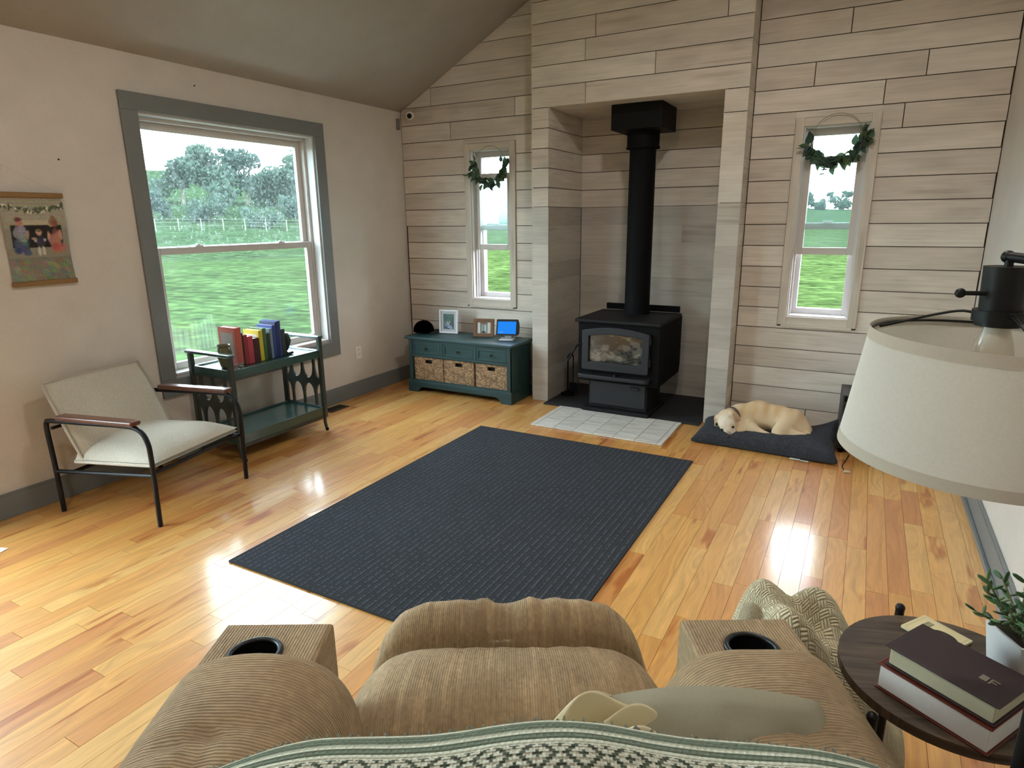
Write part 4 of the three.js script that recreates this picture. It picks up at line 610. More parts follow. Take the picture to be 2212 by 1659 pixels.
const fineBump = tex(512, 512, (u, v) => { const n = 96, f = v * n % 1; return 0.35 - 0.35 * Math.cos(f * 6.283) + 0.6 * (fbm(u * 60, v * 96, 60, 96, 2) - 0.5); }, false, 0.5, 0.5);
const mCordFine = M({ color: srgb(194, 170, 136), map: fineTex, bumpMap: fineBump, bumpScale: 0.0011, roughness: 0.95 });
const mCordDark = M({ color: srgb(150, 132, 110), roughness: 0.95 });
const swapUV = (g) => { const u = g.attributes.uv; for (let i = 0; i < u.count; i++) u.setXY(i, u.getY(i), u.getX(i)); return g; };
const WC = 0.85, place = (u, w) => [CAM.x + Math.cos(YAW) * u - Math.sin(YAW) * w, CAM.z - Math.sin(YAW) * u - Math.cos(YAW) * w];
const recPos = place(-0.015, WC), rec = thing('recliner', 'tan corduroy recliner seen from behind with cup holders in both arms', 'recliner', [recPos[0], 0.0005, recPos[1]], YAW);
{
  const Z = (w) => WC - w;
  part('frame', [bx(-0.6, 0.03, Z(1.12), 0.6, 0.3, Z(0.42), 0.02), bx(-0.3, 0.02, Z(1.4), 0.3, 0.28, Z(1.1), 0.02)], mCordDark, rec);
  for (const s of [-1, 1]) {
    const name = 'arm';
    // arm pad: i across (inner to outer), j along from back to front, rounding down at the front end
    const arm = grid(44, 60, (i, j) => {
      const th = Math.PI * (1 - i), fr = sst(0.0, 1, j), w = mixn(0.36, 0.965, Math.min(1, j / 0.55)), q = clamp((j - 0.55) / 0.45), wq = 0.965 + 0.105 * Math.sin(q * Math.PI / 2), ww = j < 0.55 ? w : wq, drop = j < 0.55 ? 0 : 0.30 * (1 - Math.cos(q * Math.PI / 2));
      const ce = Math.cos(th), se = Math.sin(th), pw = (v, e) => Math.sign(v) * Math.pow(Math.abs(v), e);
      const hw = 0.176 - 0.03 * q * q, cx = s * 0.45;
      let y = se > 0.0 ? 0.5 + 0.247 * pw(se, 0.62) : 0.5, x = cx + s * -pw(ce, 0.72) * hw * -1;
      if (i < 0.06) y -= (0.06 - i) / 0.06 * 0.3; if (i > 0.94) y -= (i - 0.94) / 0.06 * 0.42;
      const crease = Math.exp(-Math.pow((ww - 0.8 - (s < 0 ? 0.35 : -0.3) * (x - cx)) / 0.012, 2)) * sst(0.12, 0.02, Math.abs(x - cx + 0.02)), crease2 = Math.exp(-Math.pow((x - cx) / 0.012, 2)) * sst(0.84, 0.76, ww);
      y += 0.012 * (fbm(x * 9 + 20, ww * 9 + 3) - 0.5) - (i > 0.06 && i < 0.94 ? 0.009 * crease + 0.007 * crease2 : 0);
      return [x, y - drop, Z(ww)];
    });
    if (s < 0) { const ix = arm.index.array; for (let k = 0; k < ix.length; k += 3) { const t = ix[k]; ix[k] = ix[k + 1]; ix[k + 1] = t; } arm.computeVertexNormals(); }
    const fm = part('arm', [arm], new THREE.MeshStandardMaterial({ ...{}, color: mCord.color, map: mCord.map, bumpMap: mCord.bumpMap, bumpScale: 0.0018, roughness: 0.95, side: THREE.DoubleSide }), rec);
    part('arm_side', [bx(s > 0 ? 0.29 : -0.6, 0.05, Z(0.98), s > 0 ? 0.6 : -0.29, 0.5, Z(0.4), 0.04)], mCord, rec);
    // console with a cup holder
    const cx = s > 0 ? 0.5 : -0.505, cr = 0.048, cw = s > 0 ? 1.105 : 1.1, sh = new THREE.Shape([[-0.105, -0.11], [0.105, -0.11], [0.105, 0.1], [-0.105, 0.1]].map((q) => new THREE.Vector2(...q))), hp = new THREE.Path(); hp.absarc(s < 0 ? -0.012 : 0.0, 0.0, cr + 0.0135, 0, Math.PI * 2); sh.holes.push(hp);
    const eg = new THREE.ExtrudeGeometry(sh, { depth: 0.58, bevelEnabled: true, bevelSize: 0.012, bevelThickness: 0.012, bevelSegments: 4, curveSegments: 32 }); eg.rotateX(-Math.PI / 2); eg.rotateX(-0.06); eg.translate(cx, 0.05, Z(1.085));
    const con = part('console', metre(taperGeo(eg, (x, y, z) => [x + (x - cx) * (0.65 - y) * 0.22, y, z]), 'z'), mCord, rec);
    const ox = cx + (s < 0 ? -0.012 : 0), oz = Z(1.1185), ring = new THREE.TorusGeometry(cr + 0.002, 0.006, 10, 40); ring.rotateX(Math.PI / 2 - 0.06); ring.translate(ox, 0.641, oz); const cup = lathe([[0, 0.545], [0.042, 0.545], [0.044, 0.56], [0.047, 0.641]], 36); cup.translate(ox, 0, oz); part('cup_holder', [ring, cup], new THREE.MeshStandardMaterial({ color: srgb(18, 20, 20), roughness: 0.4, side: THREE.DoubleSide }), con);
  }
  // seat cushion
  const seat = grid(40, 30, (i, j) => { const s = i * 2 - 1, w = mixn(0.45, 1.135, j), e = Math.pow(1 - Math.pow(Math.abs(s), 5), 0.5), f = Math.pow(Math.max(0, 1 - Math.pow(Math.max(0, (j - 0.75) / 0.25), 2.2)), 0.5); return [s * 0.285, 0.27 + 0.15 * e * (0.35 + 0.65 * f) + 0.008 * fbm(s * 5 + 9, j * 6), Z(w)]; }); part('seat', swapUV(seat), mCordFine, rec);
  // leg rest: pad, cleft and front roll
  const lg = grid(64, 90, (i, j) => {
    const s = i * 2 - 1, t = j; let w, y;
    const prof = [[1.075, 0.2], [1.085, 0.33], [1.115, 0.42], [1.17, 0.468], [1.24, 0.487], [1.31, 0.487], [1.365, 0.464], [1.386, 0.42], [1.396, 0.445], [1.408, 0.49], [1.435, 0.526], [1.47, 0.53], [1.52, 0.49], [1.545, 0.42], [1.535, 0.32], [1.5, 0.2]];
    const f = t * (prof.length - 1), k = Math.min(prof.length - 2, Math.floor(f)), a = f - k, cr = (p0, p1, p2, p3) => 0.5 * (2 * p1 + (p2 - p0) * a + (2 * p0 - 5 * p1 + 4 * p2 - p3) * a * a + (3 * p1 - p0 - 3 * p2 + p3) * a * a * a), g = (n, q) => prof[clamp(n, 0, prof.length - 1)][q];
    w = cr(g(k - 1, 0), g(k, 0), g(k + 1, 0), g(k + 2, 0)); y = cr(g(k - 1, 1), g(k, 1), g(k + 1, 1), g(k + 2, 1));
    // the cleft closes towards the ends
    const inCleft = sst(1.35, 1.38, w) * sst(1.42, 1.395, w) * (t > 0.35 && t < 0.7 ? 1 : 0); y = mixn(y, Math.max(y, 0.47), inCleft * sst(0.6, 0.88, Math.abs(s)));
    const hw = mixn(0.425, 0.37, sst(1.15, 1.5, w)), x = Math.sin(s * Math.PI / 2 * 0.999) * hw, e = Math.pow(Math.max(0, 1 - Math.pow(Math.abs(x / hw), 6)), 0.55);
    const round = sst(1.38, 1.55, w) * 0.05 * Math.pow(Math.abs(s), 3);
    const lobes = w > 1.4 ? -0.02 * Math.exp(-Math.pow((x + 0.01) / 0.025, 2)) : 0, rk = (0.003 + 0.006 * Math.exp(-Math.pow((x + 0.02) / 0.12, 2)) * sst(1.38, 1.44, w)) * Math.sin(x * 95 + 5 * fbm(x * 8 + 3, w * 6)) * fbm(x * 6 + 1, w * 5 + 8);
    return [x, 0.2 + (y - 0.2) * e + (lobes + rk) * e + 0.01 * (fbm(x * 7 + 4, w * 7 + 2) - 0.5) * e, Z(w - round)];
  }); part('leg_rest', swapUV(lg), mCordFine, rec);
  // back
  const bk = grid(48, 50, (i, j) => { const s = i * 2 - 1, a = j * Math.PI, t = -Math.cos(a), hw = 0.37 * (1 - 0.12 * Math.pow(Math.sin(a), 4)), x = Math.sin(s * Math.PI / 2) * hw, e = Math.pow(Math.max(0, 1 - Math.pow(Math.abs(x / 0.37), 4)), 0.5); return [x, 0.35 + (0.6 + 0.0) * Math.pow(Math.sin(a), 0.55) * (0.88 + 0.12 * e), Z(0.42 - t * -0.115 * (0.4 + 0.6 * e))]; }); part('backrest', bk, mCord, rec);
}
// ---------------------------------------------------------------- woven blanket over the recliner's back
{
  const bt = canvasTex(1024, 1024, (c, w, h) => {     // u across, v from the front edge over the top
    const cream = '#e6e8d8', sage = '#6f7a6c';
    c.fillStyle = '#8f9684'; c.fillRect(0, 0, w, h);
    const N = 140, q = w / N, on = (i, j) => { const d = Math.abs((i % 14) - 7), e = Math.abs((j % 14) - 7); return (d + e) % 5 < 2; };
    for (let j = 0; j < N; j++) for (let i = 0; i < N; i++) { const k = on(i, j), v = hash(i, j); c.fillStyle = k ? `rgb(${78 + v * 26},${88 + v * 26},${74 + v * 24})` : `rgb(${216 + v * 22},${220 + v * 20},${202 + v * 20})`; c.beginPath(); c.ellipse((i + 0.5 + 0.25 * (hash(j, i) - 0.5)) * q, (j + 0.5) * q, q * 0.62, q * 0.56, 0.5, 0, 7); c.fill(); }
  }); bt.wrapS = bt.wrapT = THREE.RepeatWrapping; bt.repeat.set(1 / 0.42, 1 / 0.42);
  const kb = tex(512, 512, (u, v) => { const n = 64, i = Math.floor(v * n), f = v * n - i, fu = (u * n + (i % 2) * 0.5) % 1; return Math.sin(f * 3.14) * (0.5 + 0.5 * Math.sin(fu * 3.14)) + 0.3 * (fbm(u * 90, v * 90, 90, 90, 2) - 0.5); }, false, 0.42, 0.42);
  const mBl = M({ map: bt, bumpMap: kb, bumpScale: 0.005, roughness: 1, side: THREE.DoubleSide }), mCr = M({ color: srgb(226, 232, 212), bumpMap: kb, bumpScale: 0.004, roughness: 1, side: THREE.DoubleSide }), mSg = M({ color: srgb(120, 134, 116), bumpMap: kb, bumpScale: 0.004, roughness: 1, side: THREE.DoubleSide });
  const b = thing('throw_blanket', 'cream and sage zigzag woven blanket draped over the recliner back', 'blanket', [recPos[0], 0.001, recPos[1]], YAW), Z = (w) => WC - w;
  // section over the back: arc length d from the front edge
  const edge = (x) => -0.035 * Math.pow(Math.abs(x - 0.03) / 0.4, 2.2), surf = (x, d) => { const r = 0.105, drop = 0.05 * Math.pow(Math.abs((x - 0.03) / 0.4), 2.4), top = 1.023 - drop, wobble = 0.006 * Math.sin(x * 24) + 0.008 * (fbm(x * 7 + 30, d * 9) - 0.5); const a = d / r; if (a < 1.9) return [x, top - 0.105 * (1 - Math.sin(0.95 + a)) * 0.9 + wobble, Z(0.465 + 0.105 * Math.cos(0.95 + a) + edge(x) * (1 - a / 3))]; const k = d - 1.9 * r; return [x, top - 0.105 * (1 - Math.sin(2.85)) * 0.9 - k * 0.98 + wobble, Z(0.465 + 0.105 * Math.cos(2.85) - 0.04 * k)]; };
  const band = (d0, d1, m, name, off = 0, n = 6) => { const g = grid(90, n, (i, j) => { const p = surf(-0.40 + i * 0.86, mixn(d0, d1, j)); return [p[0], p[1] + off, p[2]]; }); const u = g.attributes.uv; for (let k = 0; k < u.count; k++) u.setY(k, u.getY(k) + d0); return part(name, g, m, b); };
  band(0, 0.008, mCr, 'edge_band'); band(0.008, 0.026, mSg, 'stripe'); band(0.026, 0.033, mCr, 'edge_band'); band(0.033, 0.043, mSg, 'stripe'); band(0.043, 0.05, mCr, 'edge_band'); band(0.05, 0.6, mBl, 'zigzag_field', 0, 60);
  const tufts = []; for (let i = 0; i < 90; i++) { const x = -0.4 + (i + rnd()) / 90 * 0.86, p = surf(x, 0); tufts.push(rod([p[0], p[1], p[2]], [p[0] + rr(-0.003, 0.003), p[1] + rr(-0.001, 0.0025), p[2] - rr(0.001, 0.004)], 0.0016, 5, 0.001)); } part('fringe', tufts, mCr, b).userData.kind = 'stuff';
}
// pillow, folded cream throw, knitted throw
{
  const mPil = M({ color: srgb(172, 167, 146), map: wallTex, roughness: 0.9 }), [px, pz] = place(0.31, 0.79), p = thing('throw_pillow', 'sage green pillow leaning between the recliner back and right arm', 'pillow', [px, 0.43, pz], YAW - 0.12);
  const g = cushion(0.185, 0.17, 0.055, 0.055, { n: 34, p: 2.2, q: 0.5, bump: 0.02, f: 3, corner: 0.88 }); g.rotateX(Math.PI / 2 - 0.35); g.rotateZ(0.06); g.translate(0, 0.19, 0); part('cover', g, mPil, p);
  const [qx, qz] = place(0.15, 0.815), t = thing('folded_throw', 'cream cotton throw bunched beside the sage pillow', 'throw', [qx, 0.425, qz], YAW + 0.35);
  const fold = (o, h, k) => grid(30, 16, (i, j) => { const a = j * Math.PI, x = (i - 0.5) * 0.26; return [x, (h + 0.014 * Math.sin(i * 11 + k * 2)) * Math.pow(Math.sin(a), 0.4) * (0.75 + 0.25 * Math.sin(i * 3.1416)), o - Math.cos(a) * (0.015 + 0.005 * Math.sin(i * 9 + k)) + 0.03 * i * i + 0.008 * Math.sin(i * 8 + k)]; });
  [[0, 0.345, 0, 226, 214, 178], [-0.03, 0.35, 2, 222, 210, 174], [0.03, 0.335, 4, 228, 218, 188], [-0.058, 0.335, 5, 220, 208, 172], [0.058, 0.315, 1, 226, 216, 184]].forEach(([o, hh, k, ...c]) => part('fold', fold(o, hh, k), M({ color: srgb(...c), roughness: 0.95, side: THREE.DoubleSide }), t));
}
{
  const cell = (u, v) => { const n = 10, i = Math.floor(u * n), j = Math.floor(v * n), fu = u * n - i, fv = v * n - j, o = (i + j) % 2, f = o ? fu : fv, e = o ? fv : fu; return Math.abs(Math.sin(f * 3 * 3.14159)) * Math.pow(Math.sin(e * 3.14159), 0.3); };
  const ct = tex(512, 512, (u, v) => { const k = 0.8 + 0.18 * cell(u, v) + 0.1 * (fbm(u * 60, v * 60, 60, 60, 2) - 0.5); return [k, k * 0.98, k * 0.92]; }, true, 0.24, 0.24), cb = tex(512, 512, (u, v) => cell(u, v), false, 0.24, 0.24);
  const mK = M({ color: srgb(242, 233, 208), map: ct, bumpMap: cb, bumpScale: 0.0045, roughness: 1, side: THREE.DoubleSide });
  const [x, z] = place(0.8, 1.47), t = thing('knitted_throw', 'cream basketweave knitted throw heaped beside the recliner front', 'throw', [x, 0.001, z], YAW);
  const g = grid(80, 60, (i, j) => {
    const s = i * 2 - 1, q = j * 2 - 1, X = s * 0.26, Zz = q * 0.17, r = Math.pow(Math.pow(Math.abs(s), 2.6) + Math.pow(Math.abs(q), 2.6), 1 / 2.6), e = Math.pow(Math.max(0, 1 - r * r), 0.4);
    const ridge = 0.54 - 0.18 * sst(-0.6, 0.9, s) + 0.035 * Math.exp(-Math.pow((s + 0.62) / 0.2, 2)) + 0.02 * Math.sin(s * 9 + q * 3) + 0.05 * (fbm(s * 3 + 5, q * 3 + 7) - 0.5) + 0.03 * Math.sin(q * 7 + s * 2) + 0.045 * Math.abs(Math.sin(s * 4.6 + 0.8 * q + 0.6)) * sst(0.7, -0.3, s);
    return [X, ridge * e, -Zz];
  }); part('cloth', g, mK, t);
  part('fold', tube([[-0.235, 0.22, 0.09], [-0.232, 0.36, 0.075], [-0.2, 0.45, 0.04], [-0.16, 0.47, -0.02], [-0.11, 0.44, -0.07]], 0.03, 40, 14), mK, t);
}
// ---------------------------------------------------------------- side table and what stands on it
{
  const TX = 4.06, TZ = 3.52, TY = 0.6, tw = tex(512, 512, (u, v) => { const s = fbm(u * 4, v * 60, 4, 60, 4), b = fbm(u * 6, v * 14, 6, 14, 3), pl = Math.floor(v * 5), k = 0.55 + 0.35 * (s - 0.5) + 0.2 * (b - 0.5) + 0.1 * (hash(pl, 3) - 0.5); return [k, k * 0.93, k * 0.85]; }, true, 0.42, 0.42);
  const t = thing('side_table', 'round dark wood side table with black metal ring beside the recliner', 'table', [TX, 0.0005, TZ]), mT = M({ color: srgb(150, 132, 114), map: tw, roughness: 0.5 }), mBk = M({ color: srgb(16, 16, 17), roughness: 0.45, metalness: 0.3 });
  part('top', at(metre(new THREE.CylinderGeometry(0.2, 0.2, 0.02, 64)), 0, TY - 0.0105, 0, 0.35), mT, t);
  const rg = new THREE.RingGeometry(0.17, 0.208, 64); part('rim', (() => { const s = new THREE.Shape(); s.absarc(0, 0, 0.207, 0, 6.2832); const h = new THREE.Path(); h.absarc(0, 0, 0.185, 0, 6.2832); s.holes.push(h); const e = new THREE.ExtrudeGeometry(s, { depth: 0.018, bevelEnabled: false, curveSegments: 64 }); e.rotateX(-Math.PI / 2); e.translate(0, TY - 0.04, 0); return metre(e); })(), mBk, t);
  for (const a of [-1.96, 0.15, 2.25]) { const c = Math.cos(a), s = Math.sin(a), yt = a < -1 ? TY + 0.012 : TY - 0.026, l = part('leg', rod([c * 0.214, 0, s * 0.214], [c * 0.212, yt, s * 0.212], 0.0095, 12), mBk, t); part('leg_cap', at(new THREE.SphereGeometry(0.0105, 12, 8), c * 0.212, yt, s * 0.212), mBk, l); }
  part('lower_ring', at(new THREE.TorusGeometry(0.208, 0.006, 8, 48), 0, 0.12, 0, 0, Math.PI / 2), mBk, t);
  const Y = TY + 0.0008;
  // books: u axis along the long edge
  const flatBook = (name, label, cx, cz, y, L, W, T, turn, cover, pages, soft) => {
    const b = thing(name, label, 'book', [cx, y, cz], turn), mc = M({ color: srgb(...cover), roughness: soft ? 0.5 : 0.35 }), mp = M({ color: srgb(...pages), map: wallTex, roughness: 0.8 });
    const o = 0.004; part('cover', [bx(-L / 2 - o, 0, -W / 2 - o, L / 2 + o, 0.003, W / 2 + o, 0.0012), bx(-L / 2 - o, T - 0.003, -W / 2 - o, L / 2 + o, T, W / 2 + o, 0.0012), bx(-L / 2 - o, 0, -W / 2 - o, L / 2 + o, T, -W / 2 - o + 0.003, 0.0012)], mc, b);
    part('pages', bx(-L / 2, 0.003, -W / 2, L / 2, T - 0.003, W / 2, 0.002), mp, b); return b;
  };
  const turn = -Math.atan2(3.7285 - 3.6255, 4.0945 - 3.929);      // long edge direction in the photograph
  const dx = Math.cos(-turn), dz = Math.sin(-turn), mid = [4.0117, 3.677], nx = dz, nz = -dx;    // n points away from the camera side
  flatBook('hardback_book', 'thick white-paged hardback with rust red cover, lower book on the table', mid[0] + nx * 0.07, mid[1] + nz * 0.07, Y, 0.19, 0.135, 0.054, turn, [92, 30, 14], [226, 220, 214]);
  const b2 = flatBook('leather_book', 'dark brown leather book with gilt-edged pages lying on the white-paged hardback', mid[0] + nx * 0.066 + dx * 0.004, mid[1] + nz * 0.066 + dz * 0.004, Y + 0.0548, 0.178, 0.112, 0.04, turn, [48, 32, 36], [196, 190, 160], true);
  part('flap', bx(-0.097, 0.0405, -0.064, 0.097, 0.043, 0.064, 0.0012), M({ color: srgb(50, 33, 37), roughness: 0.45 }), b2);
  part('emblem', [bx(0.04, 0.0431, -0.004, 0.052, 0.0436, 0.012), bx(0.055, 0.0431, -0.004, 0.058, 0.0436, 0.014), bx(0.058, 0.0431, -0.004, 0.068, 0.0436, -0.001), bx(0.058, 0.0431, 0.004, 0.066, 0.0436, 0.007)], M({ color: srgb(126, 118, 104), roughness: 0.4 }), b2);
  const ctx = canvasTex(160, 200, (c, w, h) => { c.fillStyle = '#e6d7a8'; c.fillRect(0, 0, w, h); c.fillStyle = '#cfc49a'; c.fillRect(8, 8, w - 16, h - 16); c.fillStyle = '#e6d7a8'; c.fillRect(12, 12, w - 24, h - 24); c.fillStyle = '#8c8468'; c.fillRect(30, 40, 22, 100); c.fillStyle = '#a39a7a'; c.fillRect(36, 46, 10, 88); c.fillStyle = '#2a1c18'; c.beginPath(); c.arc(105, 95, 40, 0, 7); c.fill(); c.fillStyle = '#6b4636'; c.beginPath(); c.arc(100, 90, 16, 0, 7); c.fill(); });
  const cd = thing('paperback_booklet', 'small cream booklet with a dark round picture behind the books', 'booklet', [4.046, Y, 3.385], 0.06); cd.rotation.y = -0.62; part('pages', bx(-0.052, 0, -0.042, 0.052, 0.006, 0.042, 0.001), M({ color: srgb(224, 214, 178), roughness: 0.8 }), cd); const cp = new THREE.PlaneGeometry(0.104, 0.084); cp.rotateX(-Math.PI / 2); cp.translate(0, 0.0063, 0); part('cover', cp, M({ map: ctx, roughness: 0.5 }), cd);
  // plant
  const PX = 4.175, PZ = 3.475, pt = thing('potted_plant', 'small green succulent in a square white pot on the side table', 'plant', [PX, Y, PZ], 0.5);
  part('pot', (() => { const g = new THREE.CylinderGeometry(0.066, 0.05, 0.105, 4, 1); g.rotateY(Math.PI / 4); g.translate(0, 0.0525, 0); return metre(flat(g)); })(), M({ color: srgb(232, 232, 232), roughness: 0.35 }), pt);
  part('soil', bx(-0.042, 0.1, -0.042, 0.042, 0.1055, 0.042), M({ color: srgb(50, 40, 30) }), pt);
  const mS = [[84, 120, 74], [66, 102, 62], [104, 138, 88], [58, 88, 54]].map((c) => MP({ color: srgb(...c), roughness: 0.45, side: THREE.DoubleSide })); const fat = (() => { const g = new THREE.SphereGeometry(0.5, 8, 6); g.scale(0.42, 0.2, 1); g.translate(0, 0, 0.5); return g; })();
  for (let b = 0; b < 15; b++) {
    const a = b * 2.4 + rr(-0.3, 0.3), lean = b < 3 ? rr(0.05, 0.3) : rr(0.45, 1.1), L = rr(0.07, 0.115), d = V(Math.cos(a) * Math.sin(lean), Math.cos(lean), Math.sin(a) * Math.sin(lean)), p0 = V(Math.cos(a) * 0.018, 0.103, Math.sin(a) * 0.018), p1 = p0.clone().addScaledVector(d, L);
    part('stem', rod(p0.toArray(), p1.toArray(), 0.0028, 6, 0.0018), M({ color: srgb(96, 100, 62) }), pt);
    for (let k = 0; k < 9; k++) { const t2 = 0.3 + 0.7 * (k / 8), c = p0.clone().lerp(p1, t2), aa = k * 2.4 + b, dd = d.clone().multiplyScalar(k > 6 ? 1.2 : 0.5).add(V(Math.cos(aa), rr(-0.1, 0.4), Math.sin(aa))).normalize(); const l = part('leaf', fat, pick(mS), pt); l.position.copy(c); l.quaternion.setFromUnitVectors(V(0, 0, 1), dd); l.scale.setScalar(rr(0.02, 0.03)); }
  }
}
// ---------------------------------------------------------------- floor lamp
{
  const mBk = M({ color: srgb(20, 21, 20), roughness: 0.45, metalness: 0.3 }), linen = tex(256, 256, (u, v) => 0.94 + 0.05 * Math.sin(u * 6.283 * 60) * Math.sin(v * 6.283 * 60) + 0.03 * (fbm(u * 50, v * 50, 50, 50, 2) - 0.5), true, 0.12, 0.12);
  const PX = 4.105, PZ = 3.868, SC = V(4.0053, 1.3141, 3.6817), l = thing('floor_lamp', 'black floor lamp with a hanging cream drum shade at the right edge', 'lamp', [PX, 0.0005, PZ]), R = (v) => [v.x - PX, v.y, v.z - PZ];
  part('base', lathe([[0, 0], [0.1, 0], [0.1, 0.012], [0.03, 0.02], [0.018, 0.03], [0, 0.03]], 40), mBk, l); part('pole', rod([0, 0.02, 0], [0, 1.475, 0], 0.014, 20), mBk, l); part('finial', at(new THREE.SphereGeometry(0.018, 14, 10), 0, 1.48, 0), mBk, l);
  const sx = SC.x - PX + 0.004, sz = SC.z - PZ, hub = 1.34, ax = [sx, sz];
  part('arm', [rod([0, 1.432, 0], [sx * 0.68, 1.43, sz * 0.68], 0.0125, 16), rod([sx * 0.66, 1.43, sz * 0.66], [sx * 0.72, 1.43, sz * 0.72], 0.0125, 16, 0.008), rod([sx * 0.7, 1.43, sz * 0.7], [sx * 1.02, 1.432, sz * 1.02], 0.0075, 12), at(new THREE.SphereGeometry(0.0095, 12, 8), sx * 1.02, 1.432, sz * 1.02), rod([0, 1.405, 0], [0, 1.455, 0], 0.021, 18)], mBk, l);
  const so = part('socket', [rod([sx, 1.34, sz], [sx, 1.418, sz], 0.0285, 28, 0.031), rod([sx, 1.335, sz], [sx, 1.352, sz], 0.036, 28), rod([sx, 1.328, sz], [sx, 1.338, sz], 0.031, 28), rod([sx, 1.415, sz], [sx, 1.435, sz], 0.006, 10)], mBk, l);
  part('switch_knob', [rod([sx - 0.02, 1.378, sz + 0.015], [sx - 0.055, 1.378, sz + 0.025], 0.0035, 10), at(new THREE.SphereGeometry(0.0075, 12, 8), sx - 0.057, 1.378, sz + 0.0255)], mBk, so);
  part('bulb', (() => { const g = lathe([[0.0, -0.105], [0.02, -0.1], [0.03, -0.08], [0.031, -0.065], [0.024, -0.03], [0.015, 0]], 28); g.translate(sx, 1.33, sz); return g; })(), MP({ color: srgb(236, 230, 214), roughness: 0.15, transmission: 0.3, thickness: 0, side: THREE.DoubleSide }), so);
  // shade
  const rt = 0.1668, rb = 0.19, h = 0.2, prof = [[rb - 0.0015, -h], [rb, -h], [rt + 0.0005, 0], [rt - 0.001, 0]], tilt = (g) => { g.rotateZ(-0.027); g.rotateX(0.0186); g.translate(SC.x - PX, SC.y, SC.z - PZ); return g; };
  const mSh = MP({ color: srgb(250, 246, 236), map: linen, roughness: 0.95, transmission: 0.2, thickness: 0, side: THREE.DoubleSide });
  const sh = part('shade', tilt(grid(96, 12, (i, j) => { const a = -i * 6.28318, r = mixn(rb, rt, j); return [Math.cos(a) * r, -h + j * h, Math.sin(a) * r]; }, true)), mSh, l);
  for (const k of [0, 1]) part('shade_trim', tilt(grid(96, 2, (i, j) => { const a = -i * 6.28318, yy = k ? -0.018 * j : -h + 0.018 * j, r = mixn(rt, rb, -yy / h) + 0.0007; return [Math.cos(a) * r, yy, Math.sin(a) * r]; }, true)), MP({ color: srgb(218, 208, 192), map: linen, roughness: 0.95, side: THREE.DoubleSide }), sh);
  part('shade_ring', [tilt(at(new THREE.TorusGeometry(rt - 0.003, 0.0022, 8, 72), 0, -0.008, 0, 0, Math.PI / 2)), tilt(at(new THREE.TorusGeometry(rb - 0.003, 0.0022, 8, 72), 0, -h + 0.003, 0, 0, Math.PI / 2))], mBk, sh);
  for (const a of [-2.75, 1.35, -0.6]) { const e = V(Math.cos(a) * (rt - 0.003) + SC.x - PX, SC.y - 0.007, Math.sin(a) * (rt - 0.003) + SC.z - PZ); part('spider_arm', tube([[sx + Math.cos(a) * 0.03, 1.344, sz + Math.sin(a) * 0.03], [sx + Math.cos(a) * 0.05, 1.346, sz + Math.sin(a) * 0.05], e.toArray()], 0.0022, 16, 7), mBk, sh); }
}
// speaker by the right end of the plank wall
{
  const s = thing('floor_speaker', 'dark grey floor speaker behind the lamp shade by the plank wall', 'speaker', [3.9, 0.0008, 0.3], 0.06), mS = M({ color: srgb(56, 54, 50), roughness: 0.6 });
  part('cabinet', bx(-0.125, 0.03, -0.16, 0.125, 0.39, 0.15, 0.006), mS, s); part('grille', bx(-0.115, 0.04, 0.15, 0.115, 0.335, 0.162, 0.004), M({ color: srgb(24, 24, 24), roughness: 1 }), s); part('control_panel', bx(-0.115, 0.345, 0.15, 0.115, 0.385, 0.156, 0.003), mIronDark, s); for (const [x, z] of [[-0.1, -0.13], [0.1, -0.13], [-0.1, 0.12], [0.1, 0.12]]) part('foot', rod([x, 0, z], [x, 0.03, z], 0.015, 12), mIronDark, s);
  const c = thing('extension_cord', 'thin dark cord trailing on the floor in front of the speaker', 'cord', [0, 0.0008, 0]); part('cable', tube([[3.86, 0.006, 0.49], [3.845, 0.0035, 0.6], [3.83, 0.0035, 0.72], [3.85, 0.0035, 0.8]], 0.0035, 30, 7), M({ color: srgb(60, 40, 24) }), c); part('plug', bx(3.84, 0.001, 0.79, 3.875, 0.012, 0.815, 0.004), M({ color: srgb(190, 170, 140) }), c);
}
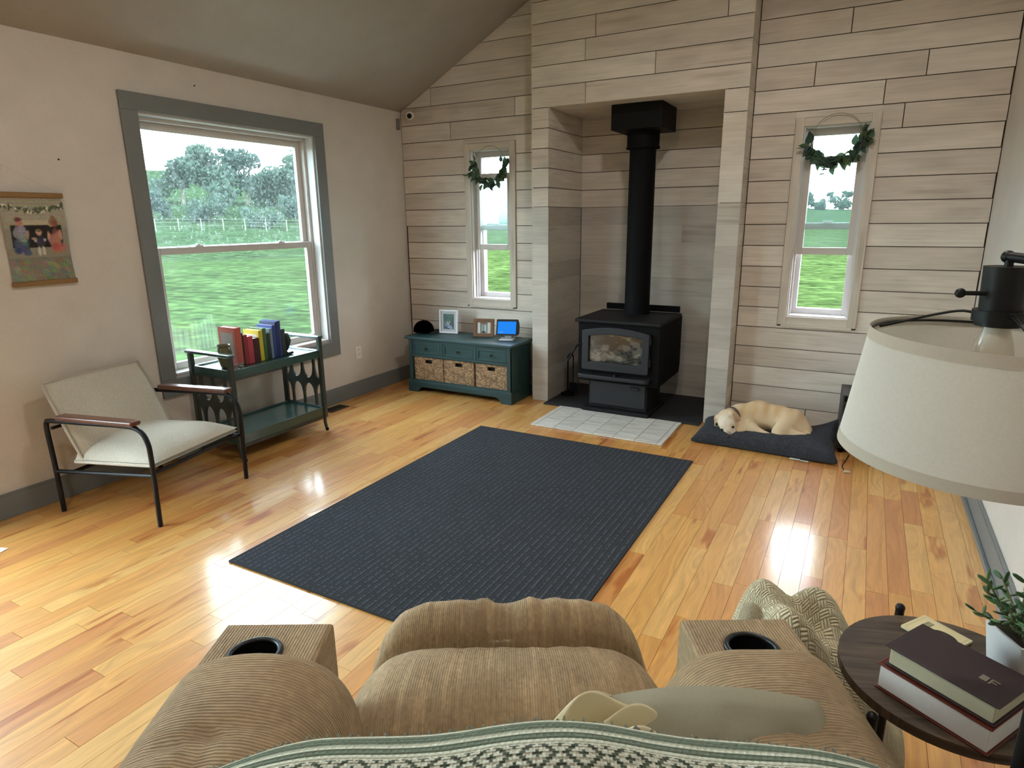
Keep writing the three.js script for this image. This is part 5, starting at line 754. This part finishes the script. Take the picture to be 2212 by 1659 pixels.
// ---------------------------------------------------------------- dog bed and dog
{
  const b = thing('dog_bed', 'charcoal fabric dog bed cushion under the right narrow window', 'dog bed', [3.345, 0.0008, 0.47], -0.06);
  const ft = tex(256, 256, (u, v) => 0.78 + 0.4 * (fbm(u * 40, v * 40, 40, 40, 3) - 0.5) + 0.2 * (fbm(u * 5, v * 5, 5, 5, 3) - 0.5), true, 0.3, 0.3), mB = M({ color: srgb(64, 66, 74), map: ft, bumpMap: ft, bumpScale: 0.002, roughness: 1 });
  const A = 0.452, B = 0.24, edgeY = (s, t) => 0.03 + 0.14 * Math.pow(clamp((s - 0.55) / 0.45), 1.5) * Math.pow(clamp((t + 0.1) / 1.1), 1.3) + 0.012 * clamp(s), pos = (s, t) => { const k = 1 - 0.05 * (1 - t * t), m = 1 - 0.07 * (1 - s * s); return [s * A * k - 0.02 * t, -t * B * m + 0.0]; };
  const surf = (top) => grid(48, 40, (i, j) => { const s = i * 2 - 1, t = (j * 2 - 1), e = Math.pow(Math.max(0, (1 - Math.pow(Math.abs(s), 3.2)) * (1 - Math.pow(Math.abs(t), 3.2))), 0.42), [x, z] = pos(s, t), ey = edgeY(s, t), sag = 0.045 * Math.exp(-Math.pow((s + 0.05) / 0.55, 2) - Math.pow((t - 0.05) / 0.55, 2)) + 0.02 * Math.exp(-Math.pow((s + 0.45) / 0.2, 2) - Math.pow((t + 0.6) / 0.3, 2)); return [x, top ? ey + (0.1 - sag) * e + 0.012 * (fbm(s * 4 + 3, t * 4 + 6) - 0.5) * e : Math.max(0.001, ey - 0.035 * e - 0.02), z]; });
  const bot = surf(false), ix = bot.index.array; for (let k = 0; k < ix.length; k += 3) { const t = ix[k]; ix[k] = ix[k + 1]; ix[k + 1] = t; } bot.computeVertexNormals(); const top = surf(true);
  // the skirt between top and bottom edges
  const ring = []; const N = 120; const skirt = grid(N, 1, (i, j) => { const q = i * 4, k = Math.min(3, Math.floor(q)), f = (q - k) * 2 - 1, [s, t] = [[f, -1], [1, f], [-f, 1], [-1, -f]][k], [x, z] = pos(s, t), ey = edgeY(s, t); return [x, j ? ey : Math.max(0.001, ey - 0.02), z]; });
  part('cushion', [top, bot, skirt], new THREE.MeshStandardMaterial({ color: mB.color, map: ft, bumpMap: ft, bumpScale: 0.002, roughness: 1, side: THREE.DoubleSide }), b);
  part('label_tag', [bx(0.2, 0.006, 0.228, 0.26, 0.008, 0.252, 0.0008), bx(0.262, 0.004, 0.232, 0.31, 0.006, 0.252, 0.0008)], M({ color: srgb(226, 226, 222) }), b).userData.label = 'white care tag';
}
function sdfGeo(sdf, c, half, res, color) {
  const mc = new MarchingCubes(res, new THREE.MeshBasicMaterial(), false, false, 200000); mc.isolation = 0; const hs = res / 2;
  for (let z = 0; z < res; z++) for (let y = 0; y < res; y++) for (let x = 0; x < res; x++) mc.field[x + y * res + z * res * res] = -sdf(c[0] + (x - hs) / hs * half, c[1] + (y - hs) / hs * half, c[2] + (z - hs) / hs * half);
  mc.update();
  const n = mc.count, P = new Float32Array(n * 3), Nn = new Float32Array(n * 3), C = new Float32Array(n * 3), UV = new Float32Array(n * 2), e = 0.002;
  for (let i = 0; i < n; i++) {
    const x = c[0] + mc.positionArray[i * 3] * half, y = c[1] + mc.positionArray[i * 3 + 1] * half, z = c[2] + mc.positionArray[i * 3 + 2] * half; P.set([x, y, z], i * 3);
    const v = V(sdf(x + e, y, z) - sdf(x - e, y, z), sdf(x, y + e, z) - sdf(x, y - e, z), sdf(x, y, z + e) - sdf(x, y, z - e)).normalize(); Nn.set([v.x, v.y, v.z], i * 3); C.set(color(x, y, z), i * 3); UV.set([x + z * 0.3, y + z * 0.7], i * 2);
  }
  const g = new THREE.BufferGeometry(); g.setAttribute('position', new THREE.BufferAttribute(P, 3)); g.setAttribute('normal', new THREE.BufferAttribute(Nn, 3)); g.setAttribute('uv', new THREE.BufferAttribute(UV, 2)); g.setAttribute('color', new THREE.BufferAttribute(C, 3));
  // marching cubes may wind either way: make the winding follow the normals
  const a = V(P[0], P[1], P[2]), b = V(P[3], P[4], P[5]), d = V(P[6], P[7], P[8]), f = b.sub(a).cross(d.sub(a));
  if (f.dot(V(Nn[0], Nn[1], Nn[2])) < 0) for (let i = 0; i < n; i += 3) for (const [arr, w] of [[P, 3], [Nn, 3], [C, 3], [UV, 2]]) for (let k = 0; k < w; k++) { const t = arr[(i + 1) * w + k]; arr[(i + 1) * w + k] = arr[(i + 2) * w + k]; arr[(i + 2) * w + k] = t; }
  return g;
}
const smin = (a, b, k) => { const h = Math.max(k - Math.abs(a - b), 0) / k; return Math.min(a, b) - h * h * k * 0.25; };
function cone(a, b, ra, rb) { const ba = [b[0] - a[0], b[1] - a[1], b[2] - a[2]], L = ba[0] ** 2 + ba[1] ** 2 + ba[2] ** 2; return (x, y, z) => { const t = clamp(((x - a[0]) * ba[0] + (y - a[1]) * ba[1] + (z - a[2]) * ba[2]) / L); return Math.hypot(x - a[0] - ba[0] * t, y - a[1] - ba[1] * t, z - a[2] - ba[2] * t) - mixn(ra, rb, t); }; }
{
  const O = [3.33, 0.0, 0.42], dog = thing('labrador_dog', 'yellow labrador dog curled up asleep on the charcoal dog bed', 'dog', O);
  const Hc = [3.098, 0.148, 0.552], F = V(0.33, -0.48, 0.81).normalize(), Rx = V(0.9, 0.39, -0.19); Rx.addScaledVector(F, -Rx.dot(F)).normalize(); const Up = new THREE.Vector3().crossVectors(F, Rx);
  const h = (a, b, c) => [Hc[0] + Rx.x * a + Up.x * b + F.x * c, Hc[1] + Rx.y * a + Up.y * b + F.y * c, Hc[2] + Rx.z * a + Up.z * b + F.z * c];
  const body = [[cone([3.17, 0.15, 0.43], [3.28, 0.152, 0.37], 0.085, 0.102), 0.04], [cone([3.28, 0.152, 0.37], [3.41, 0.148, 0.365], 0.102, 0.088), 0.04], [cone([3.41, 0.148, 0.365], [3.5, 0.145, 0.4], 0.088, 0.088), 0.04], [cone([3.5, 0.14, 0.4], [3.565, 0.12, 0.44], 0.085, 0.06), 0.04],
    [cone([3.49, 0.145, 0.44], [3.445, 0.118, 0.545], 0.08, 0.052), 0.022], [cone([3.445, 0.112, 0.55], [3.575, 0.1, 0.535], 0.045, 0.03), 0.018], [cone([3.575, 0.098, 0.535], [3.49, 0.082, 0.6], 0.028, 0.023), 0.015], [cone([3.49, 0.082, 0.6], [3.45, 0.08, 0.605], 0.026, 0.022), 0.012],
    [cone([3.6, 0.12, 0.43], [3.61, 0.1, 0.5], 0.026, 0.02), 0.02], [cone([3.61, 0.1, 0.5], [3.56, 0.095, 0.58], 0.02, 0.012), 0.015],
    [cone([3.2, 0.13, 0.47], [3.27, 0.1, 0.535], 0.06, 0.042), 0.025], [cone([3.27, 0.1, 0.535], [3.36, 0.086, 0.575], 0.04, 0.027), 0.015], [cone([3.36, 0.084, 0.575], [3.4, 0.08, 0.585], 0.029, 0.024), 0.01], [cone([3.17, 0.12, 0.5], [3.2, 0.085, 0.57], 0.055, 0.035), 0.025],
    [cone([3.17, 0.15, 0.43], [3.1, 0.148, 0.515], 0.085, 0.068), 0.03]];
  const head = [[cone(h(0, 0, 0), h(0, 0.004, 0.035), 0.062, 0.052), 0.02], [cone(h(0, -0.018, 0.055), h(0, -0.028, 0.112), 0.042, 0.031), 0.022], [cone(h(-0.014, -0.036, 0.07), h(-0.012, -0.038, 0.105), 0.028, 0.024), 0.015], [cone(h(0.014, -0.036, 0.07), h(0.012, -0.038, 0.105), 0.028, 0.024), 0.015], [cone(h(-0.028, 0.022, 0.06), h(-0.02, 0.024, 0.066), 0.016, 0.014), 0.015], [cone(h(0.028, 0.022, 0.06), h(0.02, 0.024, 0.066), 0.016, 0.014), 0.015],
    [cone(h(-0.05, 0.034, -0.012), h(-0.074, -0.022, 0.012), 0.021, 0.014), 0.012], [cone(h(0.052, 0.036, -0.012), h(0.078, -0.028, 0.006), 0.023, 0.017), 0.01], [cone([3.1, 0.148, 0.515], [3.14, 0.15, 0.46], 0.068, 0.078), 0.03]];
  const field = (list) => (x, y, z) => { let d = 9; for (const [f, k] of list) d = smin(d, f(x, y, z), k); return d; };
  const gold = (x, y, z) => { const back = sst(0.14, 0.24, y) * sst(3.1, 3.22, x), n = fbm(x * 14 + 3, z * 14 + y * 20), stripe = 0.5 + 0.5 * Math.sin(x * 85 + 2 * n), c0 = [0.68, 0.52, 0.33], c1 = [0.54, 0.32, 0.13], t = clamp(back * (0.25 + 0.65 * stripe * n * 1.6)); return [0, 1, 2].map((q) => mixn(c0[q], c1[q], t) * (0.94 + 0.12 * n)); };
  const hv = V(); const face = (x, y, z) => { hv.set(x - Hc[0], y - Hc[1], z - Hc[2]); const a = hv.dot(Rx), b = hv.dot(Up), c = hv.dot(F); const g = gold(x, y, z), w = sst(-0.03, 0.03, c), ear = sst(0.05, 0.062, Math.abs(a)) * sst(0.05, 0.02, c), nose = 0.8 * sst(0.085, 0.12, c) * sst(-0.045, -0.02, b) * sst(0.022, 0.012, Math.abs(a)); let r = [0, 1, 2].map((q) => mixn(g[q], [0.74, 0.64, 0.5][q], w)); r = r.map((v, q) => mixn(v, [0.5, 0.33, 0.19][q], ear * 0.8)); return r.map((v, q) => mixn(v, [0.16, 0.09, 0.06][q], nose)); };
  const gb = sdfGeo(field(body), [3.36, 0.16, 0.45], 0.31, 112, gold), gh = sdfGeo(field(head), [3.1, 0.14, 0.58], 0.155, 90, face);
  const fur = tex(256, 256, (u, v) => 0.5 * fbm(u * 90, v * 30, 90, 30, 3) + 0.5 * fbm(u * 30, v * 90, 30, 90, 3), false, 0.16, 0.16);
  const g = mergeGeometries([gb, gh]); g.translate(-O[0], -O[1], -O[2]);
  const bm = part('body', g, M({ vertexColors: true, roughness: 0.95, bumpMap: fur, bumpScale: 0.002 }), dog);
  const loc = (p) => [p[0] - O[0], p[1] - O[1], p[2] - O[2]], dark = MP({ color: srgb(26, 18, 16), roughness: 0.25 });
  for (const s of [-1, 1]) { const e = new THREE.SphereGeometry(0.012, 14, 10); e.scale(1.3, 0.66, 0.8); e.lookAt(F); e.translate(...loc(h(s * 0.031, 0.008, 0.0775))); part('eye', e, dark, dog); }
  const ns = new THREE.SphereGeometry(0.0195, 16, 12); ns.scale(1.15, 0.85, 0.7); ns.lookAt(F); ns.translate(...loc(h(0, -0.01, 0.141))); part('nose', ns, MP({ color: srgb(44, 28, 24), roughness: 0.4 }), dog);
  const er = new THREE.SphereGeometry(0.013, 14, 10); er.scale(0.7, 1.2, 0.6); er.lookAt(F); er.translate(...loc(h(-0.066, 0.006, 0.017))); part('ear_inside', er, M({ color: srgb(48, 32, 26), roughness: 0.9 }), dog);
  const cr = new THREE.TorusGeometry(0.0755, 0.007, 8, 40); cr.scale(1, 1, 1.6); cr.lookAt(V(-0.07, -0.002, 0.085).normalize()); cr.translate(...loc([3.125, 0.149, 0.486])); part('collar', cr, M({ color: srgb(86, 72, 60), roughness: 0.8 }), dog);
}
// ---------------------------------------------------------------- pendant lamps above and behind the camera
{
  const glow = M({ color: srgb(240, 236, 226), emissive: new THREE.Color(...LAMP_COLOR), emissiveIntensity: 3, roughness: 0.6 }), rim = M({ color: srgb(40, 40, 40), roughness: 0.4, metalness: 0.5 });
  PENDANTS.forEach(([x, y, z, power, where]) => {
    const l = thing('pendant_lamp', 'black dome pendant lamp hanging from the sloped ceiling ' + where, 'pendant lamp', [x, y, z], 0, 'pendant lamps'), top = ceilY(x) - y;
    part('cord', rod([0, 0.16, 0], [0, top - 0.02, 0], 0.004, 8), rim, l); part('canopy', rod([0, top - 0.03, 0], [0, top + 0.02, 0], 0.06, 24), rim, l);
    part('dome', lathe([[0, 0.17], [0.03, 0.165], [0.09, 0.12], [0.13, 0.05], [0.14, 0.012], [0.136, 0.012], [0.126, 0.05], [0.086, 0.114], [0, 0.16]], 40), rim, l);
    part('diffuser', lathe([[0.134, 0.014], [0.1, 0.004], [0, 0.0]], 40), glow, l);
    const a = new THREE.SpotLight(new THREE.Color(...LAMP_COLOR), power, 0, 1.5, 0.25, 2); a.name = 'pendant_light'; a.position.set(0, -0.012, 0); a.target.position.set(0, -3, 0); l.add(a.target); a.castShadow = true; a.shadow.radius = 5; l.add(a);
  });
}
scene.traverse((o) => { if (o.isMesh) { o.castShadow = true; o.receiveShadow = true; } });
renderer.render(scene, camera);
